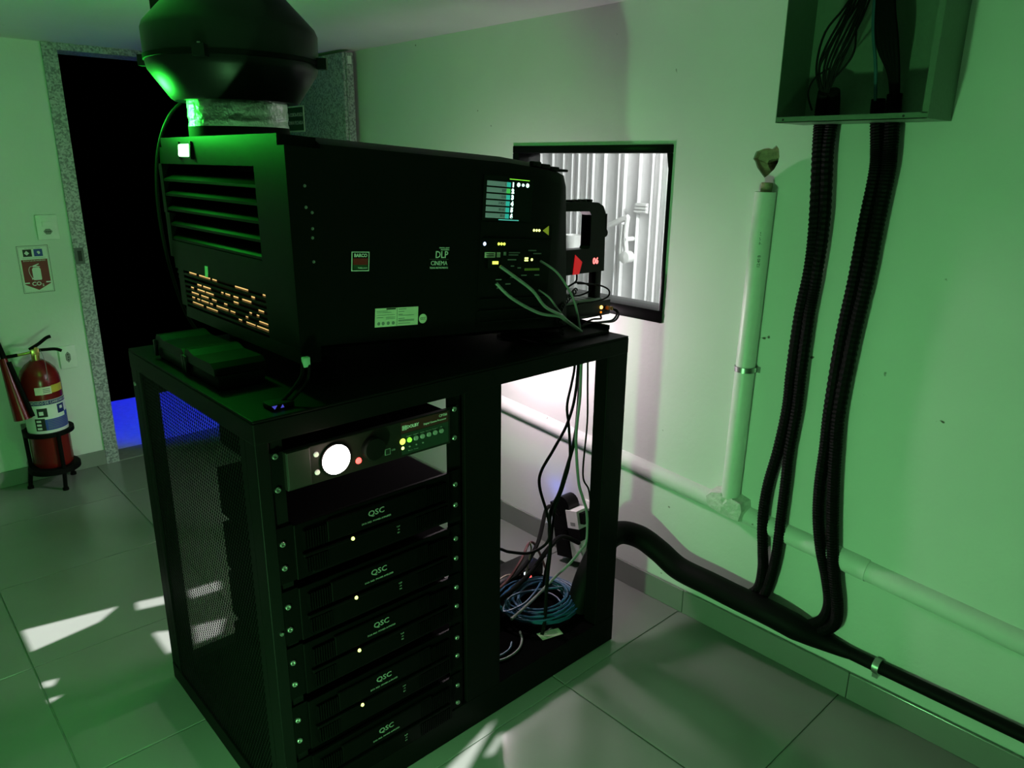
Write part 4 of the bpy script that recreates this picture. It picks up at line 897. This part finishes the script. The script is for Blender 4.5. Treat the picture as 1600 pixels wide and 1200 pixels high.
# ================================================================== OPEN BAY
hang = [([(-1.52, 1.667, 1.055), (-1.52, 1.668, .953), (-1.52, 1.656, .894), (-1.52, 1.639, .823), (-1.52, 1.652, .745), (-1.52, 1.66, .632), (-1.52, 1.633, .549), (-1.525, 1.601, .468), (-1.53, 1.593, .354), (-1.56, 1.60, .22), (-1.57, 1.60, .165)], .0042, RUB, 'black cable hanging straight down left of the bundle in the open bay'),
        ([(-1.52, 1.688, 1.055), (-1.52, 1.678, .869), (-1.515, 1.639, .77), (-1.51, 1.574, .699), (-1.51, 1.52, .638), (-1.51, 1.515, .585), (-1.51, 1.55, .485), (-1.51, 1.567, .41), (-1.515, 1.551, .369), (-1.53, 1.493, .354), (-1.55, 1.423, .376), (-1.56, 1.382, .395), (-1.57, 1.33, .36), (-1.58, 1.28, .2), (-1.58, 1.27, .105)], .0048, RUB, 'black cable swinging out left in a wide bow'),
        ([(-1.52, 1.70, 1.055), (-1.525, 1.697, .80), (-1.52, 1.678, .694), (-1.525, 1.647, .591), (-1.525, 1.622, .53), (-1.53, 1.589, .472), (-1.53, 1.585, .404), (-1.52, 1.581, .347), (-1.50, 1.55, .25), (-1.47, 1.515, .175), (-1.45, 1.49, .135), (-1.44, 1.47, .105)], .0060, RUB, 'thick black cable down the middle of the open bay'),
        ([(-1.515, 1.692, 1.055), (-1.512, 1.69, .86), (-1.51, 1.683, .803), (-1.51, 1.676, .706), (-1.51, 1.696, .553), (-1.51, 1.72, .487), (-1.51, 1.745, .419), (-1.51, 1.75, .318), (-1.515, 1.722, .281), (-1.53, 1.679, .235), (-1.545, 1.64, .205), (-1.54, 1.556, .175), (-1.52, 1.467, .168), (-1.505, 1.395, .165)], .0048, GREYC, 'pale grey cable reaching over the blue coil'),
        ([(-1.5, 1.702, 1.055), (-1.5, 1.710, .888), (-1.5, 1.716, .756), (-1.5, 1.705, .579), (-1.5, 1.738, .511), (-1.5, 1.755, .421), (-1.505, 1.76, .36), (-1.53, 1.77, .2), (-1.54, 1.78, .01)], .0030, RUB, 'thin black wire nearest the right rack post')]
for pts, r_, m_, lab in hang: tag(MB().tube(smooth_path(pts, 7), r_, 8).build('hanging_cable', m_, None, True), lab, 'cable', 'cables hanging in the open bay')
# blue cable coil
rng = random.Random(4); pts = []
for i in range(15*20):
    a = 2*math.pi*i/20; k_ = i/300
    rr = .100+.022*math.sin(i*.113)+.008*math.sin(i*.37)
    pts.append((-1.555+rr*1.0*math.sin(a)+.012*math.sin(i*.05), 1.575+rr*1.12*math.cos(a)+.012*math.cos(i*.031), .108+.045*abs(math.sin(k_*9))+.005*math.sin(i*.2)))
tag(MB().tube(pts, .0034, 6).build('cable_coil', BLUEC, None, True), 'messy coil of blue network cable on the rack base', 'cable coil')
tag(MB().tube(smooth_path([(-1.60, 1.62, .16), (-1.56, 1.55, .168), (-1.545, 1.48, .160), (-1.57, 1.42, .15), (-1.60, 1.50, .165), (-1.53, 1.66, .16)], 8), .0034, 6).build('cable_coil', BLUEC, None, True), 'loose blue cable loop lying over the coil', 'cable coil')
tag(MB().tube(smooth_path([(-1.46, 1.225, .105), (-1.43, 1.30, .106), (-1.435, 1.36, .106), (-1.46, 1.40, .108), (-1.49, 1.42, .115)], 8), .0035, 6).build('loose_cable', GREYC, None, True), 'grey blue cable curve at the front of the rack base', 'cable')
tag(MB().tube(smooth_path([(-1.47, 1.23, .105), (-1.452, 1.29, .106), (-1.455, 1.34, .106), (-1.475, 1.37, .108)], 8), .0033, 6).build('loose_cable', BLUEC, None, True), 'shorter blue cable curve beside the middle post', 'cable')
# small router with red and white lights
ro = thing('network_box', (-1.73, 1.62, .099), 'small black box with red and white lights behind the coil', 'network box')
part('case', BLKG, ro, lambda b: b.bbox(-1.80, -1.705, 1.52, 1.74, .0995, .150, r=.006), True)
part('red_light', G_RED, ro, lambda b: b.lathe([(0, 0), (.010, 0), (.007, .004), (0, .005)], (-1.705, 1.668, .118), 14, 'X'), True)
part('white_light', glow('white_led', (.8, .95, 1.0), 2), ro, lambda b: b.bbox(-1.705, -1.702, 1.640, 1.654, .136, .146, r=.001))
# cables lying behind
for pts, r_, m_, lab in (([(-1.62, 1.25, .215), (-1.61, 1.36, .20), (-1.62, 1.47, .21), (-1.64, 1.56, .25), (-1.70, 1.66, .26), (-1.78, 1.78, .16), (-1.80, 1.86, .012)], .005, REDC, 'dull red cable crossing the bay behind the coil'),
                         ([(-1.63, 1.25, .235), (-1.63, 1.42, .205), (-1.65, 1.56, .20), (-1.70, 1.70, .24), (-1.80, 1.85, .30), (-1.84, 1.96, .22)], .008, RUB, 'thick black cable sagging across the bay to the adapters'),
                         ([(-1.60, 1.25, .17), (-1.62, 1.45, .155), (-1.66, 1.62, .165), (-1.70, 1.76, .20), (-1.73, 1.86, .20), (-1.74, 1.97, .13)], .009, RUB, 'lower thick black cable behind the red light'),
                         ([(-1.66, 1.60, .15), (-1.665, 1.625, .22), (-1.67, 1.64, .26), (-1.68, 1.64, .28)], .003, mat('tan_wire', (.45, .35, .28), .5), 'thin tan wire standing up beside the red light'),
                         ([(-1.62, 1.38, .20), (-1.66, 1.50, .205), (-1.69, 1.60, .16), (-1.70, 1.61, .15)], .003, mat('tan_wire', (.45, .35, .28), .5), 'thin tan wire arching left of the red light')):
    tag(MB().tube(smooth_path(pts, 7), r_, 8).build('bay_cable', m_, None, True), lab, 'cable', 'cables lying behind the coil')
# wall sockets and adapters
ws = thing('wall_outlet', (-1.74, YR, .20), 'white socket plate low on the pipe wall behind the rack', 'outlet')
box_part('cover', WHT, ws, -1.79, -1.66, YR-.012, YR, .19, .275, r=.003)
part('socket', GREYP, ws, lambda b: [b.lathe([(0, 0), (.016, 0), (.016, .001), (0, .001)], (xx, YR-.0132, .232), 16, 'Y') for xx in (-1.755, -1.695)])
part('socket_pin', PRINTK, ws, lambda b: [b.cyl((xx+dx, YR-.0136, .232), (xx+dx, YR-.0132, .232), .003, 8) for xx in (-1.755, -1.695) for dx in (-.008, 0, .008)])
ab = thing('power_adapter', (-1.86, YR-.05, .06), 'black power adapter plugged in low on the wall', 'power adapter')
M_ = Matrix.Translation((-1.855, YR-.052, .20)) @ Matrix.Rotation(R(-12), 4, 'Y')
part('case', BLKG, ab, lambda b: b.box(-.045, .045, -.03, .03, -.055, .055, M_))
part('cap', BLKG, ab, lambda b: b.cyl((-1.845, YR-.082, .250), (-1.845, YR-.022, .250), .038, 18), True)
part('plug_body', BLKM, ab, lambda b: b.box(-.038, .038, -.034, .034, -.17, -.055, M_))
part('blue_light', G_BLUE, ab, lambda b: b.lathe([(0, 0), (.004, 0), (.003, .002), (0, .002)], (-1.905, YR-.05, .245), 10, 'X'), True)
bl = lamp('adapter_blue_lamp', 'POINT', (-1.955, YR-.055, .27), .085, (.12, .22, 1.0), .01)
aw = thing('power_adapter', (-1.785, YR-.05, .04), 'white power adapter with a black strap beside the black one', 'power adapter')
M2 = Matrix.Translation((-1.772, YR-.052, .165)) @ Matrix.Rotation(R(-14), 4, 'Y')
part('case', WHT, aw, lambda b: b.box(-.030, .030, -.034, .034, -.125, .085, M2))
part('strap', BLKM, aw, lambda b: b.box(-.031, .034, -.036, .036, -.035, .012, M2))
part('vent_print', PRINTK, aw, lambda b: [b.box(-.012, .014, -.0345, -.034, .024+.005*i, .026+.005*i, M2) for i in range(3)])
part('plug_end', BLKM, aw, lambda b: b.box(.026, .05, -.02, .02, .03, .075, M2))

print('objects', len(bpy.data.objects))
